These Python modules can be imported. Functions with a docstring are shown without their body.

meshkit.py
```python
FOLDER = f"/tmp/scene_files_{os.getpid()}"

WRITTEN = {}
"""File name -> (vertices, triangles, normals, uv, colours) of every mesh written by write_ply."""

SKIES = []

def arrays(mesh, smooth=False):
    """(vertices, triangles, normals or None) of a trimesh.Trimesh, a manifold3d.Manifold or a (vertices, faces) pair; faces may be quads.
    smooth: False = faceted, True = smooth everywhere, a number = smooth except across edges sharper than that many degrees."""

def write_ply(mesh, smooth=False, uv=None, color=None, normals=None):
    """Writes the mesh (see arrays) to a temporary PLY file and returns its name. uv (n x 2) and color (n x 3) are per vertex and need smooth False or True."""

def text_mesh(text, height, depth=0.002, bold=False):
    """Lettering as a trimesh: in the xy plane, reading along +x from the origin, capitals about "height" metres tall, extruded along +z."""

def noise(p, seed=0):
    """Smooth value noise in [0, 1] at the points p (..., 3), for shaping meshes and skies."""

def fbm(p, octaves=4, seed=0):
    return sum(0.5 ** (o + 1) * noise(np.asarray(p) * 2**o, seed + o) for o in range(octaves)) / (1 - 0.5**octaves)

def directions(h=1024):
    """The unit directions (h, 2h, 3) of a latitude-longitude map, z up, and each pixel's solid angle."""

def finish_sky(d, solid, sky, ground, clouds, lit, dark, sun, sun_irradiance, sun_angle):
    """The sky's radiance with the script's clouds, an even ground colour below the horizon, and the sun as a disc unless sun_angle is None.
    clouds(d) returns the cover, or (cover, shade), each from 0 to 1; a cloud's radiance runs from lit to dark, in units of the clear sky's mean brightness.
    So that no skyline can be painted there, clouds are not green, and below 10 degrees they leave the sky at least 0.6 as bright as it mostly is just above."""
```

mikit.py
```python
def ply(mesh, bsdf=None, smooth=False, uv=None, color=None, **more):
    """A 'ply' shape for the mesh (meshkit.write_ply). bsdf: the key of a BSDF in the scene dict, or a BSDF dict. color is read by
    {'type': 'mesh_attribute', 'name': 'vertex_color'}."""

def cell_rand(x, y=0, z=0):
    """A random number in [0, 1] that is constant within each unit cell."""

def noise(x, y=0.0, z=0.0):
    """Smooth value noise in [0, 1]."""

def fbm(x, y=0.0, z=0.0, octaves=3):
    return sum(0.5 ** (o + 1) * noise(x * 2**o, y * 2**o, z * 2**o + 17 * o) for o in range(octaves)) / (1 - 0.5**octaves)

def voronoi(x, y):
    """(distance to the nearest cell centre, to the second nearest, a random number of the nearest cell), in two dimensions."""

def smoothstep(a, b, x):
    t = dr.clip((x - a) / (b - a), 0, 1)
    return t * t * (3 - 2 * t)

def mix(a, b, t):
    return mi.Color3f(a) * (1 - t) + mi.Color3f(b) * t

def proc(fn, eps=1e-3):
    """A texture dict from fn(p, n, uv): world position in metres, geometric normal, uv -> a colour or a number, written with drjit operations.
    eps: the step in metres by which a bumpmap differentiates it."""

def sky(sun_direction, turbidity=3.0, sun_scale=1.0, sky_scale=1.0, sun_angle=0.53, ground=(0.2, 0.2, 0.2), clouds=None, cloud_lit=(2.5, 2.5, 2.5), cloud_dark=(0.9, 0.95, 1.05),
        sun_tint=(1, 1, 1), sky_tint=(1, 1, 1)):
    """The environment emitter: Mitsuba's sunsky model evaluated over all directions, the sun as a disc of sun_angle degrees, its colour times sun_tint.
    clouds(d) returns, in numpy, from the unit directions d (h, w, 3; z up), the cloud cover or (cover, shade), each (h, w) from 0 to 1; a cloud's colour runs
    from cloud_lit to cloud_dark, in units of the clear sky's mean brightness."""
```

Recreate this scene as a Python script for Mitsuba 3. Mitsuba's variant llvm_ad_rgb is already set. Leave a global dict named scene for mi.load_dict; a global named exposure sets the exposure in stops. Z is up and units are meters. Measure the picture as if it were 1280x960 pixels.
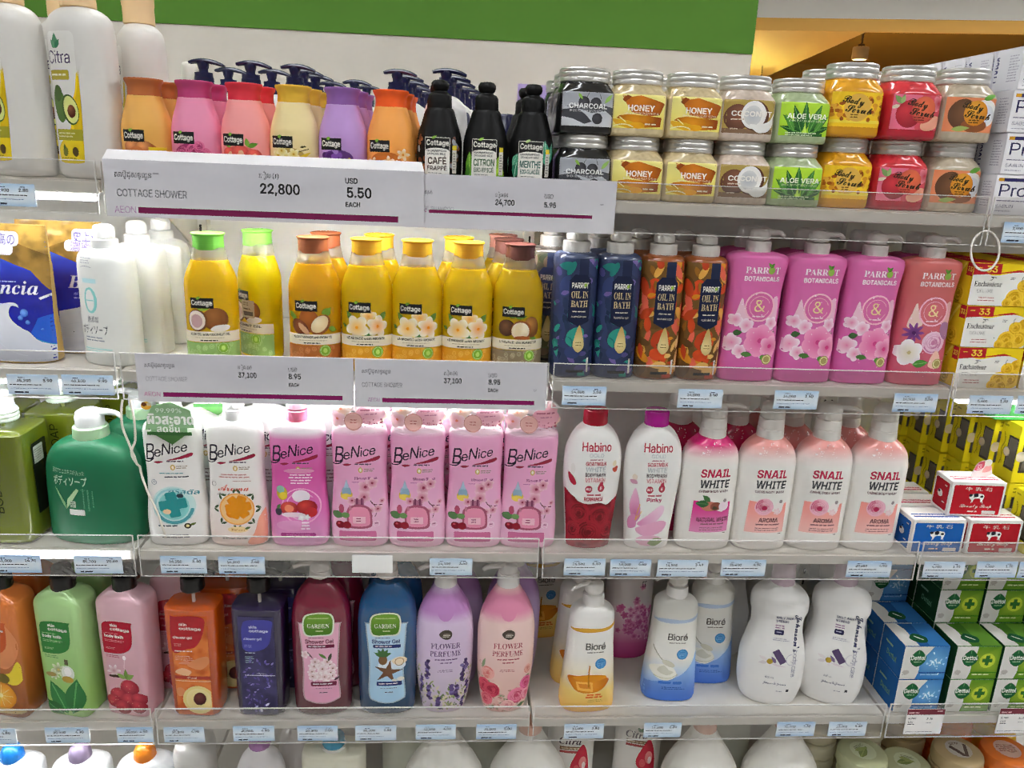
import glob, math, random
import numpy as np, trimesh, mitsuba as mi, mikit, meshkit
import shapely
from shapely.geometry import Polygon, Point, LineString, box
from shapely import affinity
from scipy.interpolate import PchipInterpolator
from PIL import ImageFont

scene, labels = {}, {}
T = mi.ScalarTransform4f

# ---------------------------------------------------------------- camera, sky, lights, exposure
exposure = 0.24
YAW, PITCH, ROLL, FOCAL = .0726, .2803, -.0423, 984.5
EYE = np.array([.4679, -1.0863, 1.5])
_f = np.array([math.sin(YAW) * math.cos(PITCH), math.cos(YAW) * math.cos(PITCH), -math.sin(PITCH)])
_r = np.array([math.cos(YAW), -math.sin(YAW), 0])
_d = np.cross(_f, _r)
_up = -(-math.sin(ROLL) * _r + math.cos(ROLL) * _d)
scene['camera'] = {'type': 'perspective', 'fov': math.degrees(2 * math.atan(640 / FOCAL)), 'fov_axis': 'x', 'near_clip': .05, 'far_clip': 60,
                   'to_world': T().look_at(origin=EYE.tolist(), target=(EYE + _f).tolist(), up=_up.tolist())}
AMBIENT = .11          # the rest of the bright store around the aisle
PANEL = 14.5            # ceiling panels
LED = 24.0             # light strips under some shelves
scene['store_light'] = {'type': 'constant', 'radiance': {'type': 'rgb', 'value': [AMBIENT * .95, AMBIENT, AMBIENT * 1.06]}}

# ---------------------------------------------------------------- materials (colour per vertex)
VC = {'type': 'mesh_attribute', 'name': 'vertex_color'}
def pr(rough, **k): return {'type': 'twosided', 'bsdf': {'type': 'principled', 'base_color': VC, 'roughness': rough, **k}}
scene['gloss'] = pr(.22, specular=.5)
scene['satin'] = pr(.42, specular=.4)
scene['dark'] = pr(.45, specular=.18)
scene['paper'] = pr(.75, specular=.2)
scene['print'] = pr(.38, specular=.35)
scene['gel'] = pr(.12, specular=.6, clearcoat=.6, clearcoat_gloss=.9)
scene['metal'] = pr(.3, metallic=.85)
scene['liquid'] = {'type': 'principledthin', 'base_color': VC, 'roughness': .3, 'diff_trans': 1.1, 'spec_trans': 0.0, 'eta': 1.3}
scene['clear'] = {'type': 'thindielectric', 'int_ior': 1.38}
scene['bottle_clear'] = {'type': 'blendbsdf', 'weight': .22, 'a': {'type': 'thindielectric', 'int_ior': 1.45}, 'b': {'type': 'principledthin', 'base_color': {'type': 'rgb', 'value': [.86, .82, .72]}, 'roughness': .3, 'diff_trans': 1.2, 'spec_trans': 0.0, 'eta': 1.3}}
scene['acrylic'] = {'type': 'thindielectric', 'int_ior': 1.62, 'specular_transmittance': {'type': 'rgb', 'value': [.92, .915, .91]}}

def lin(c):
    if isinstance(c, str):
        c = [int(c[i:i + 2], 16) / 255 for i in (1, 3, 5)]
    c = np.asarray(c, float)
    return np.where(c < .04045, c / 12.92, ((c + .055) / 1.055) ** 2.4)
def srgb_mix(a, b, t):
    h = lambda c: np.array([int(c[i:i + 2], 16) / 255 for i in (1, 3, 5)])
    return lin(h(a) * (1 - t) + h(b) * t)

def colours(col, p):
    """p: n x 3 metres (or n x 2 mm for prints). col: '#hex' or callable(p) -> n x 3 linear"""
    if callable(col):
        return np.asarray(col(p))
    return np.tile(lin(col), (len(p), 1))
def shape(mesh, mat, col, smooth=40):
    """mesh in metres -> shape dict with a colour per vertex"""
    v, f, n = meshkit.arrays(mesh, smooth)
    path = meshkit.write_ply((v, f), False, None, colours(col, v) if col is not None else None, normals=n)
    return {'type': 'ply', 'filename': path, 'face_normals': n is None, 'bsdf': {'type': 'ref', 'id': mat}}
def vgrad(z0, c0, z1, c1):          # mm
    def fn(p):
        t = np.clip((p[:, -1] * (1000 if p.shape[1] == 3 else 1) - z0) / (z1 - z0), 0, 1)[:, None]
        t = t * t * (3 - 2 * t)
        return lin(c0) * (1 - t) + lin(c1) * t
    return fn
def vstops(*st):                    # (z mm, colour) ascending
    zs = [s[0] for s in st]; cs = np.array([lin(s[1]) for s in st])
    def fn(p):
        z = p[:, -1] * (1000 if p.shape[1] == 3 else 1)
        return np.stack([np.interp(z, zs, cs[:, k]) for k in range(3)], 1)
    return fn
def radial(cx, cz, r, c0, c1):
    def fn(p):
        t = np.clip(np.hypot(p[:, 0] - cx, p[:, -1] - cz) / r, 0, 1)[:, None]
        return lin(c0) * (1 - t) + lin(c1) * t
    return fn
def mottle(base, other, s, seed=0, amt=1.0):   # s: features per metre (3d) or per mm/1000 (2d)
    def fn(p):
        q = p * s if p.shape[1] == 3 else np.c_[p, p[:, :1] * 0] * s / 1000
        t = np.clip((meshkit.fbm(q, 3, seed) - .35) / .3, 0, 1)[:, None] * amt
        return lin(base) * (1 - t) + lin(other) * t
    return fn

# ---------------------------------------------------------------- mesh helpers (millimetres in, metres out)
def ring(n, pw):
    t = (np.arange(n) + .5) / n * 2 * np.pi
    c, s = np.cos(t), np.sin(t)
    e = 2 / pw
    p = np.stack([np.sign(c) * np.abs(c) ** e, np.sign(s) * np.abs(s) ** e], 1)
    if pw > 2.3:                    # spread the points evenly round the outline
        q = np.vstack([p, p[:1]]); L = np.r_[0, np.cumsum(np.linalg.norm(np.diff(q, axis=0), axis=1))]
        w = np.linspace(0, L[-1], n, endpoint=False)
        p = np.stack([np.interp(w, L, q[:, k]) for k in range(2)], 1)
    return p
class Body:
    """loft through levels (z, a, b[, power[, ox, oy]]) in mm; front faces -y"""
    def __init__(self, levels, power=2.0, fine=5, n=56, cap=True):
        lv = np.array([list(l[:3]) + [l[3] if len(l) > 3 else power] + (list(l[4:6]) if len(l) > 4 else [0, 0]) for l in levels], float)
        if fine > 1 and len(lv) > 2:
            d = np.r_[0, np.cumsum(np.linalg.norm(np.diff(lv[:, :3], axis=0), axis=1) + 1e-6)]
            tt = np.unique(np.concatenate([np.linspace(d[i], d[i + 1], fine + 1) for i in range(len(d) - 1)]))
            lv = np.stack([PchipInterpolator(d, lv[:, k])(tt) for k in range(lv.shape[1])], 1)
        self.lv = lv
        rings = []
        for z, a, b, pw, ox, oy in lv:
            p = ring(n, pw)
            rings.append(np.c_[p[:, 0] * a + ox, p[:, 1] * b + oy, np.full(n, z)])
        v = np.vstack(rings)
        i, j = np.meshgrid(np.arange(len(lv) - 1), np.arange(n), indexing='ij')
        q = np.stack([i * n + j, i * n + (j + 1) % n, (i + 1) * n + (j + 1) % n, (i + 1) * n + j], -1).reshape(-1, 4)
        f = [q[:, [0, 1, 2]], q[:, [0, 2, 3]]]
        if cap:
            k = len(v)
            v = np.vstack([v, [[lv[0, 4], lv[0, 5], lv[0, 0]], [lv[-1, 4], lv[-1, 5], lv[-1, 0]]]])
            j = np.arange(n); b0 = (len(lv) - 1) * n
            f += [np.stack([(j + 1) % n, j, j * 0 + k], 1), np.stack([b0 + j, b0 + (j + 1) % n, j * 0 + k + 1], 1)]
        self.mesh = trimesh.Trimesh(v / 1000, np.vstack(f), process=False)
    def at(self, z):
        o = np.argsort(self.lv[:, 0], kind='stable')
        return [np.interp(z, self.lv[o, 0], self.lv[o, k]) for k in range(1, 6)]
    def front(self, u, z, off=.2, wrap=False):
        a, b, pw, ox, oy = self.at(z)
        x = np.where(wrap, a * np.sin(np.clip(u / a, -1.5, 1.5)), u - ox)
        x = np.clip(x, -a * .995, a * .995)
        y = -b * np.maximum(1 - np.abs(x / a) ** pw, 1e-6) ** (1 / pw)
        # outward normal in the plane
        gx = np.sign(x) * np.abs(x / a) ** (pw - 1) / a; gy = -np.abs(y / b) ** (pw - 1) / b
        L = np.hypot(gx, gy) + 1e-9
        return np.stack([x + ox + off * gx / L, y + oy + off * gy / L, z], 1) / 1000
    def outline(self, z0, z1, k=.94):
        z = np.linspace(z0, z1, 30); a, b, pw, ox, oy = self.at(z)
        return Polygon(np.r_[np.c_[ox - a * k, z], np.c_[ox + a * k, z][::-1]])
def lathe(profile, n=40, cap=True):     # [(r, z)] mm
    return Body([(z, r, r) for r, z in profile], fine=1, n=n, cap=cap).mesh
def tube(pts, rad, n=10):
    p = np.asarray(pts, float); t = np.gradient(p, axis=0); t /= np.linalg.norm(t, axis=1, keepdims=True)
    ref = np.array([0, 0, 1.]) if np.abs(t[:, 2]).mean() < .8 else np.array([1., 0, 0])
    a = np.cross(t, ref); a /= np.linalg.norm(a, axis=1, keepdims=True) + 1e-9; b = np.cross(t, a)
    ang = np.arange(n) * 2 * np.pi / n
    r = np.broadcast_to(rad, (len(p),))[:, None, None]
    v = (p[:, None] + r * (np.cos(ang)[None, :, None] * a[:, None] + np.sin(ang)[None, :, None] * b[:, None])).reshape(-1, 3)
    i, j = np.meshgrid(np.arange(len(p) - 1), np.arange(n), indexing='ij')
    q = np.stack([i * n + j, (i + 1) * n + j, (i + 1) * n + (j + 1) % n, i * n + (j + 1) % n], -1).reshape(-1, 4)
    k = len(v); v = np.vstack([v, p[:1], p[-1:]]); j = np.arange(n); e = (len(p) - 1) * n
    f = np.vstack([q[:, [0, 1, 2]], q[:, [0, 2, 3]], np.stack([j, (j + 1) % n, j * 0 + k], 1), np.stack([e + (j + 1) % n, e + j, j * 0 + k + 1], 1)])
    m = trimesh.Trimesh(v / 1000, f, process=False); m.fix_normals(); return m
def curve(pts, n=24):
    p = np.asarray(pts, float); d = np.r_[0, np.cumsum(np.linalg.norm(np.diff(p, axis=0), axis=1))]
    return np.stack([PchipInterpolator(d, p[:, k])(np.linspace(0, d[-1], n)) for k in range(p.shape[1])], 1)
def cuboid(x0, x1, y0, y1, z0, z1, r=0):    # mm
    if r <= 0:
        return trimesh.creation.box(bounds=np.array([[x0, y0, z0], [x1, y1, z1]]) / 1000)
    pts = [(x + sx * -r, y + sy * -r, z + sz * -r) for x, sx in ((x0, -1), (x1, 1)) for y, sy in ((y0, -1), (y1, 1)) for z, sz in ((z0, -1), (z1, 1))]
    off = np.array([[1, 0, 0], [-1, 0, 0], [0, 1, 0], [0, -1, 0], [0, 0, 1], [0, 0, -1]]) * r
    return trimesh.convex.convex_hull(np.vstack([np.array(p) + off for p in pts]) / 1000)
def cat(*m): return trimesh.util.concatenate(list(m))

# ---------------------------------------------------------------- flat print: lettering and pictures as cut pieces with a colour per vertex
FONTS = {'r': ('Inter', 420), 'b': ('Inter', 750), 'l': ('Inter', 280), 'm': ('NotoSansMath-Regular', 0), 'jp': ('Noto Sans CJK Regular', 0), 'th': ('NotoSansThai', 700), 'kh': ('NotoSansKhmer', 500), 'c': ('Inter', 640)}
_font, _glyph = {}, {}
def font(k):
    if k not in _font:
        name, wt = FONTS[k]
        f = ImageFont.truetype(sorted(glob.glob(f'/opt/blender-*/*/datafiles/fonts/{name}*'))[0], 64)
        if k in 'rblc': f.set_variation_by_axes([32, wt])
        if k in ('th', 'kh'): f.set_variation_by_axes([wt, 100])
        _font[k] = f
    return _font[k]
MATH = {'serif': (0x1D400, 0x1D41A, 0x1D7CE), 'italic': (0x1D468, 0x1D482, 0x1D7CE), 'script': (0x1D4D0, 0x1D4EA, 0x1D7CE)}
def letters(text, style):
    """outlines of a line of lettering; capitals 1 high, from x = 0"""
    if (text, style) in _glyph: return _glyph[text, style]
    fk, s = ('m', text) if style in MATH else (style, text)
    if style in MATH:
        A, a, d = MATH[style]
        s = ''.join(chr(A + ord(c) - 65) if 'A' <= c <= 'Z' else chr(a + ord(c) - 97) if 'a' <= c <= 'z' else chr(d + ord(c) - 48) if '0' <= c <= '9' else c for c in text)
    f = font(fk)
    x0, y0, x1, y1 = f.getbbox(s, anchor='ls')
    m = f.getmask(s, mode='L'); w, h = m.size
    on = np.pad(np.asarray(m, np.uint8).reshape(h, w) > 120, ((0, 0), (1, 1))).astype(np.int8)
    rows, st = np.nonzero(np.diff(on, axis=1) == 1); en = np.nonzero(np.diff(on, axis=1) == -1)[1]
    g = shapely.union_all(shapely.box(st, -rows - 1., en, -rows)).buffer(.5).buffer(-.5).simplify(.75)
    cap = 46.0
    g = affinity.affine_transform(g, [1 / cap, 0, 0, 1 / cap, x0 / cap, -y0 / cap])
    _glyph[text, style] = g
    return g
class Art:
    def __init__(self): self.g = []
    def add(self, geom, col):
        if not geom.is_valid: geom = geom.buffer(0)
        if not geom.is_empty: self.g.append((geom, col))
        return self
    def r(self, x0, z0, x1, z1, col, rad=0):
        b = box(x0, z0, x1, z1)
        return self.add(b.buffer(-rad).buffer(rad, 5) if rad else b, col)
    def e(self, cx, cz, rx, rz, col, rot=0):
        return self.add(affinity.translate(affinity.rotate(affinity.scale(Point(0, 0).buffer(1, 9), rx, rz), rot, origin=(0, 0)), cx, cz), col)
    def o(self, cx, cz, r0, r1, col, a0=0, a1=360):
        t = np.radians(np.linspace(a0, a1, 40)); c, s = np.cos(t), np.sin(t)
        return self.add(Polygon(np.r_[np.c_[cx + r1 * c, cz + r1 * s], np.c_[cx + r0 * c, cz + r0 * s][::-1]]).buffer(0), col)
    def p(self, pts, col, smooth=False):
        g = Polygon(pts)
        if smooth: g = Polygon(closed(pts))
        return self.add(g, col)
    def line(self, pts, w, col, smooth=True):
        return self.add(LineString(curve(pts, 16) if smooth and len(pts) > 2 else pts).buffer(w / 2, 3), col)
    def t(self, text, x, z, h, col, style='b', w=None, al='l', rot=0, shear=0, grow=0):
        """capitals h mm tall; w fits the width; al l/c/r"""
        g = letters(text, style)
        x0, _, x1, _ = g.bounds
        sx = w / (x1 - x0) if w else h
        g = affinity.affine_transform(g, [sx, shear * h, 0, h, -x0 * sx, 0])
        wd = (x1 - x0) * sx
        g = affinity.translate(g, {'l': 0, 'c': -wd / 2, 'r': -wd}[al], 0)
        if grow: g = g.buffer(grow, 2)
        if rot: g = affinity.rotate(g, rot, origin=(0, 0))
        return self.add(affinity.translate(g, x, z), col)
    def bars(self, x0, x1, z, n, h, gap, col, seed=0, al='l'):
        """rows of print too small to read"""
        R = random.Random(seed); x0_, x1_ = x0, x1
        for i in range(n):
            L = (x1_ - x0_) * R.uniform(.72, 1); x = x0_ if al == 'l' else (x0_ + x1_ - L) / 2
            end, parts = x + L, []
            while x < end - h:
                wd = min(R.uniform(2, 6) * h, end - x); parts.append(box(x, z - i * gap, x + wd, z - i * gap + h)); x += wd + h * .7
            self.add(shapely.union_all(parts), col)
        return self
    def leaf(self, x, z, L, w, rot, col, vein=None):
        t = np.linspace(0, 1, 12); y = w / 2 * np.sin(np.pi * t ** .8)
        g = Polygon(np.r_[np.c_[t * L, y], np.c_[t * L, -y][::-1]]).buffer(0)
        self.add(affinity.translate(affinity.rotate(g, rot, origin=(0, 0)), x, z), col)
        if vein: self.line([(x, z), (x + L * .9 * math.cos(math.radians(rot)), z + L * .9 * math.sin(math.radians(rot)))], w * .08, vein)
        return self
    def flower(self, cx, cz, r, inner, outer, n=5, core=None, rot=0, fat=.5, corer=.18):
        for k in range(n):
            a = rot + 360 / n * k
            c = radial(cx, cz, r, inner, outer)
            self.e(cx + r * .52 * math.cos(math.radians(a)), cz + r * .52 * math.sin(math.radians(a)), r * .5, r * fat * .72, c, a)
        if core: self.e(cx, cz, r * corer, r * corer, core)
        return self
    def rose(self, cx, cz, r, dark, light, seed=0):
        R = random.Random(seed)
        self.e(cx, cz, r, r * .94, radial(cx, cz, r, dark, light))
        for q in (.86, .68, .5, .32):
            a0 = R.uniform(0, 360)
            for s in range(3):
                self.o(cx, cz, r * (q - .1), r * q, light if s % 2 == 0 else dark, a0 + s * 120, a0 + s * 120 + 95)
        self.e(cx, cz, r * .16, r * .16, dark)
        return self
    def sprinkle(self, x0, x1, z0, z1, n, size, cols, seed=0, keep=None):
        R = random.Random(seed)
        for _ in range(n):
            x, z = R.uniform(x0, x1), R.uniform(z0, z1)
            if keep and not keep(x, z): continue
            s = R.uniform(*size)
            self.e(x, z, s, s * R.uniform(.5, .9), R.choice(cols), R.uniform(0, 180))
        return self
def closed(pts, n=10):
    p = np.array(pts, float); m = len(p); out = []
    for i in range(m):
        p0, p1, p2, p3 = p[i - 1], p[i], p[(i + 1) % m], p[(i + 2) % m]
        for t in np.linspace(0, 1, n, endpoint=False):
            out.append(.5 * (2 * p1 + (p2 - p0) * t + (2 * p0 - 5 * p1 + 4 * p2 - p3) * t * t + (3 * p1 - p0 - 3 * p2 + p3) * t ** 3))
    return np.array(out)
def printed(art, place, clip=None, mat='print', edge=5.0):   # edge: longest side in mm, so that the print follows the curve
    """one mesh of all the pieces, none overlapping; place(u, z) mm -> metres"""
    gs = [g for g, _ in art.g]
    b = shapely.total_bounds(gs)
    base = gs[0].area > .3 * (b[2] - b[0]) * (b[3] - b[1])      # a ground that stays whole, the rest lies .12 mm above it
    if clip is not None: gs = [g.intersection(clip) for g in gs]
    tree = shapely.STRtree(gs); V, F, I, nv = [], [], [], 0
    for i, g in enumerate(gs):
        if g.is_empty: continue
        up = [j for j in tree.query(g) if j > i and not gs[j].is_empty]
        if up and not (base and i == 0): g = g.difference(shapely.union_all([gs[j] for j in up]))
        for q in shapely.get_parts(g):
            if q.geom_type != 'Polygon' or q.area < .02: continue
            try: v, f = trimesh.creation.triangulate_polygon(q, engine='earcut')
            except Exception: continue
            if not len(f): continue
            V.append(v); F.append(np.asarray(f) + nv); I.append(np.full(len(f), i)); nv += len(v)
    v, f, ix = np.vstack(V), np.vstack(F), np.concatenate(I)
    v3, f, ix = halved(v, f, ix, edge)
    own = np.zeros(len(v3), int); own[f.ravel()] = np.repeat(ix, 3)
    # a vertex shared by pieces of two colours is split
    bad = own[f] != ix[:, None]
    if bad.any():
        r, c = np.nonzero(bad); extra = np.arange(len(r)) + len(v3)
        v3 = np.vstack([v3, v3[f[r, c]]]); own = np.r_[own, ix[r]]; f[r, c] = extra
    col = np.zeros((len(v3), 3))
    for i in np.unique(own):
        k = own == i; col[k] = colours(art.g[i][1], v3[k, :2])
    P = place(v3[:, 0], v3[:, 1])
    N = smooth_normals(P, f)
    if base: P = P + N * np.where(own > 0, .00012, 0)[:, None]
    path = meshkit.write_ply((P, f), False, None, col, normals=N)
    return {'type': 'ply', 'filename': path, 'face_normals': False, 'bsdf': {'type': 'ref', 'id': mat}}
def halved(v, f, ix, edge):
    """splits the longest side of every triangle until none is longer than edge"""
    done, di = [], []
    while len(f):
        L = np.stack([np.linalg.norm(v[f[:, (k + 1) % 3]] - v[f[:, k]], axis=1) for k in range(3)], 1)
        k = L.argmax(1); big = L.max(1) > edge
        done.append(f[~big]); di.append(ix[~big])
        f, k, ix = f[big], k[big], ix[big]
        r = np.arange(len(f)); a, b, c = f[r, k], f[r, (k + 1) % 3], f[r, (k + 2) % 3]
        e = np.stack([np.minimum(a, b), np.maximum(a, b)], 1)
        u, at = np.unique(e, axis=0, return_inverse=True)
        m = len(v) + at.ravel(); v = np.vstack([v, (v[u[:, 0]] + v[u[:, 1]]) / 2])
        f = np.vstack([np.stack([a, m, c], 1), np.stack([m, b, c], 1)]); ix = np.r_[ix, ix]
    return v, np.vstack(done), np.concatenate(di)
def smooth_normals(P, f):
    key = np.unique(np.round(P * 1e5).astype(int), axis=0, return_inverse=True)[1].ravel()
    n = np.zeros((key.max() + 1, 3)); fn = np.cross(P[f[:, 1]] - P[f[:, 0]], P[f[:, 2]] - P[f[:, 0]])
    for k in range(3): np.add.at(n, key[f[:, k]], fn)
    n = n[key]; L = np.linalg.norm(n, axis=1, keepdims=True)
    return np.where(L > 0, n / np.maximum(L, 1e-12), [0, -1.0, 0])
def flat_front(y=0.0): return lambda u, z: np.stack([u, np.full_like(u, y), z], 1) / 1000
def flat_left(x, y0=0.0): return lambda u, z: np.stack([np.full_like(u, x), y0 - u, z], 1) / 1000     # u runs towards the viewer
def flat_top(z, y0=0.0): return lambda u, w: np.stack([u, y0 + w, np.full_like(u, z)], 1) / 1000

# ---------------------------------------------------------------- things
_used = {}
def fresh(name):
    k = _used[name] = _used.get(name, -1) + 1
    return name if k == 0 else f'{name}_{k:03d}'
def place(kind, name, label, category, x, y, z, rot=0, group=None, lean=0, kindof=None, lift=.0004):
    """kind: list of (part, shape dict[, label]); metres and degrees"""
    key = fresh(name)
    labels[key] = {'label': label, 'category': category}
    if group: labels[key]['group'] = group
    if kindof: labels[key]['kind'] = kindof
    m = T().translate([x, y, z + lift]).rotate([0, 0, 1], rot).rotate([0, 1, 0], lean)
    seen = {}
    for part in kind:
        p = part[0]; k = seen[p] = seen.get(p, -1) + 1
        full = f'{key}__{p}' + (f'_{k:03d}' if k else '')
        scene[full] = {**part[1], 'to_world': m}
        if len(part) > 2 and part[2]: labels[full] = {'label': part[2]}
    return key
def single(name, dic, label, category, group=None, kindof=None):
    key = fresh(name); scene[key] = dic
    labels[key] = {'label': label, **({'category': category} if category else {})}
    if group: labels[key]['group'] = group
    if kindof: labels[key]['kind'] = kindof
    return key
def structure(name, dic):
    scene[name] = dic; labels[name] = {'kind': 'structure'}
# ---------------------------------------------------------------- shelf, room
ROW = [1.449, 1.195, .918, .616, .306]        # tops of the shelf boards
XA, XB, XC, XD, XE = -.605, 0.0, .602, 1.206, 1.80
G = .0025
WHITE, RAIL = '#cfcbc3', '#e4e1d9'
def m_(*a): return [1000 * q for q in a]
def shelf_bay(name, x0, x1, row, label, depth=.385, led=False, thick=.016):
    z = ROW[row]; parts = []
    x0 += G; x1 -= G
    parts.append(('board', shape(cuboid(*m_(x0, x1, 0.004, depth, z - thick, z), r=1.2), 'satin', WHITE)))
    parts.append(('front_rail', shape(cuboid(*m_(x0, x1, -.0005, .0035, z - thick - .001, z - .0015), r=.8), 'satin', RAIL)))
    lip = cat(cuboid(*m_(x0 + .002, x1 - .002, -.0040, -.0022, z - .0415, z + .024)))
    parts.append(('clear_lip', shape(lip, 'acrylic', None, False), 'clear acrylic front lip and price holder'))
    edge = cat(cuboid(*m_(x0 + .002, x1 - .002, -.0042, -.0020, z + .0240, z + .0250)), cuboid(*m_(x0 + .002, x1 - .002, -.0042, -.0020, z - .0425, z - .0415)),
               cuboid(*m_(x0 + .0008, x0 + .002, -.0042, -.0020, z - .0425, z + .025)), cuboid(*m_(x1 - .002, x1 - .0008, -.0042, -.0020, z - .0425, z + .025)))
    parts.append(('polished_edge', shape(edge, 'gloss', '#dcdcd8', False)))
    if led:
        low = row == 2      # there the strip sits in the front edge
        d = shape(cuboid(*m_(x0 + .02, x1 - .012, .012, .026, z - thick - .0115, z - thick - .0015), r=1) if not low else cuboid(*m_(x0 + .004, x1 - .010, -.0018, -.0007, z - thick + .002, z - .002)), 'satin', '#ffffff')
        L_ = LED * (1.9 if x0 > -.1 and x1 < 1 else .75)
        d['emitter'] = {'type': 'area', 'radiance': {'type': 'rgb', 'value': [L_ * .97, L_, L_ * 1.03]}}
        parts.append(('light_strip', d, 'glowing white light strip under the shelf'))
    place(parts, name, label, 'shelf', 0, 0, 0, group='white metal shelves of the display', lift=0)
ORD = ['top', 'second', 'third', 'fourth', 'lowest']
for r in range(5):
    for x0, x1, bay, dep in ((XA, XB, 'leftmost', .385), (XB, XC, 'second', .385), (XC, XD, 'third', .385), (XD, XE, 'rightmost', .385)):
        led = (bay == 'leftmost' and r < 4) or (bay == 'second' and r < 2) or (bay == 'rightmost' and r == 1)
        shelf_bay('shelf', x0, x1, r, f'white metal shelf with clear front lip, {ORD[r]} row of the {bay} bay', .745 if r == 0 else dep, led)
structure('floor', shape(cuboid(*m_(-9, 12, -6, 14, -.05, 0)), 'gloss', '#a4a19b'))
# the shelves across the aisle, behind the photographer
structure('wall_front', shape(cuboid(*m_(-6, 9, -3.0, -2.6, 0, 2.3)), 'paper', '#8f8c88'))
# back panel of the display, perforated near the foot
def back_panel(x0, x1, zlo, zhi, y, col, label):
    parts = [('panel', shape(cuboid(*m_(x0, x1, y, y + .012, zlo, zhi)), 'satin', col))]
    place(parts, 'back_panel', label, 'panel', 0, 0, 0, group='back panels behind the shelves')
for x0, x1, nm in ((XA, XB, 'leftmost'), (XB, XC, 'second'), (XC, XD, 'third'), (XD, XE, 'rightmost')):
    back_panel(x0 + .001, x1 - .001, .58, 1.430, .392, '#e8e8e4', f'plain pale back panel behind the products of the {nm} bay')
    holes = cat(*[cuboid(*m_(x, x + .0055, .3905, .3925, z, z + .0032)) for z in (.50, .512, .524, .536, .548) for x in np.arange(x0 + .03, x1 - .03, .012)])
    place([('panel', shape(cuboid(*m_(x0 + .001, x1 - .001, .392, .404, .30, .579)), 'satin', '#c9c4ba')), ('hole', {**shape(holes, 'satin', '#17150f', False)}, 'rows of small dark holes')],
          'perforated_panel', f'grey perforated back panel behind the lowest shelf of the {nm} bay', 'panel', 0, 0, 0, group='perforated panels at the foot')
    labels[[k for k in scene if k.startswith('perforated_panel') and k.endswith('hole')][-1]]['kind'] = 'stuff'
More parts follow.
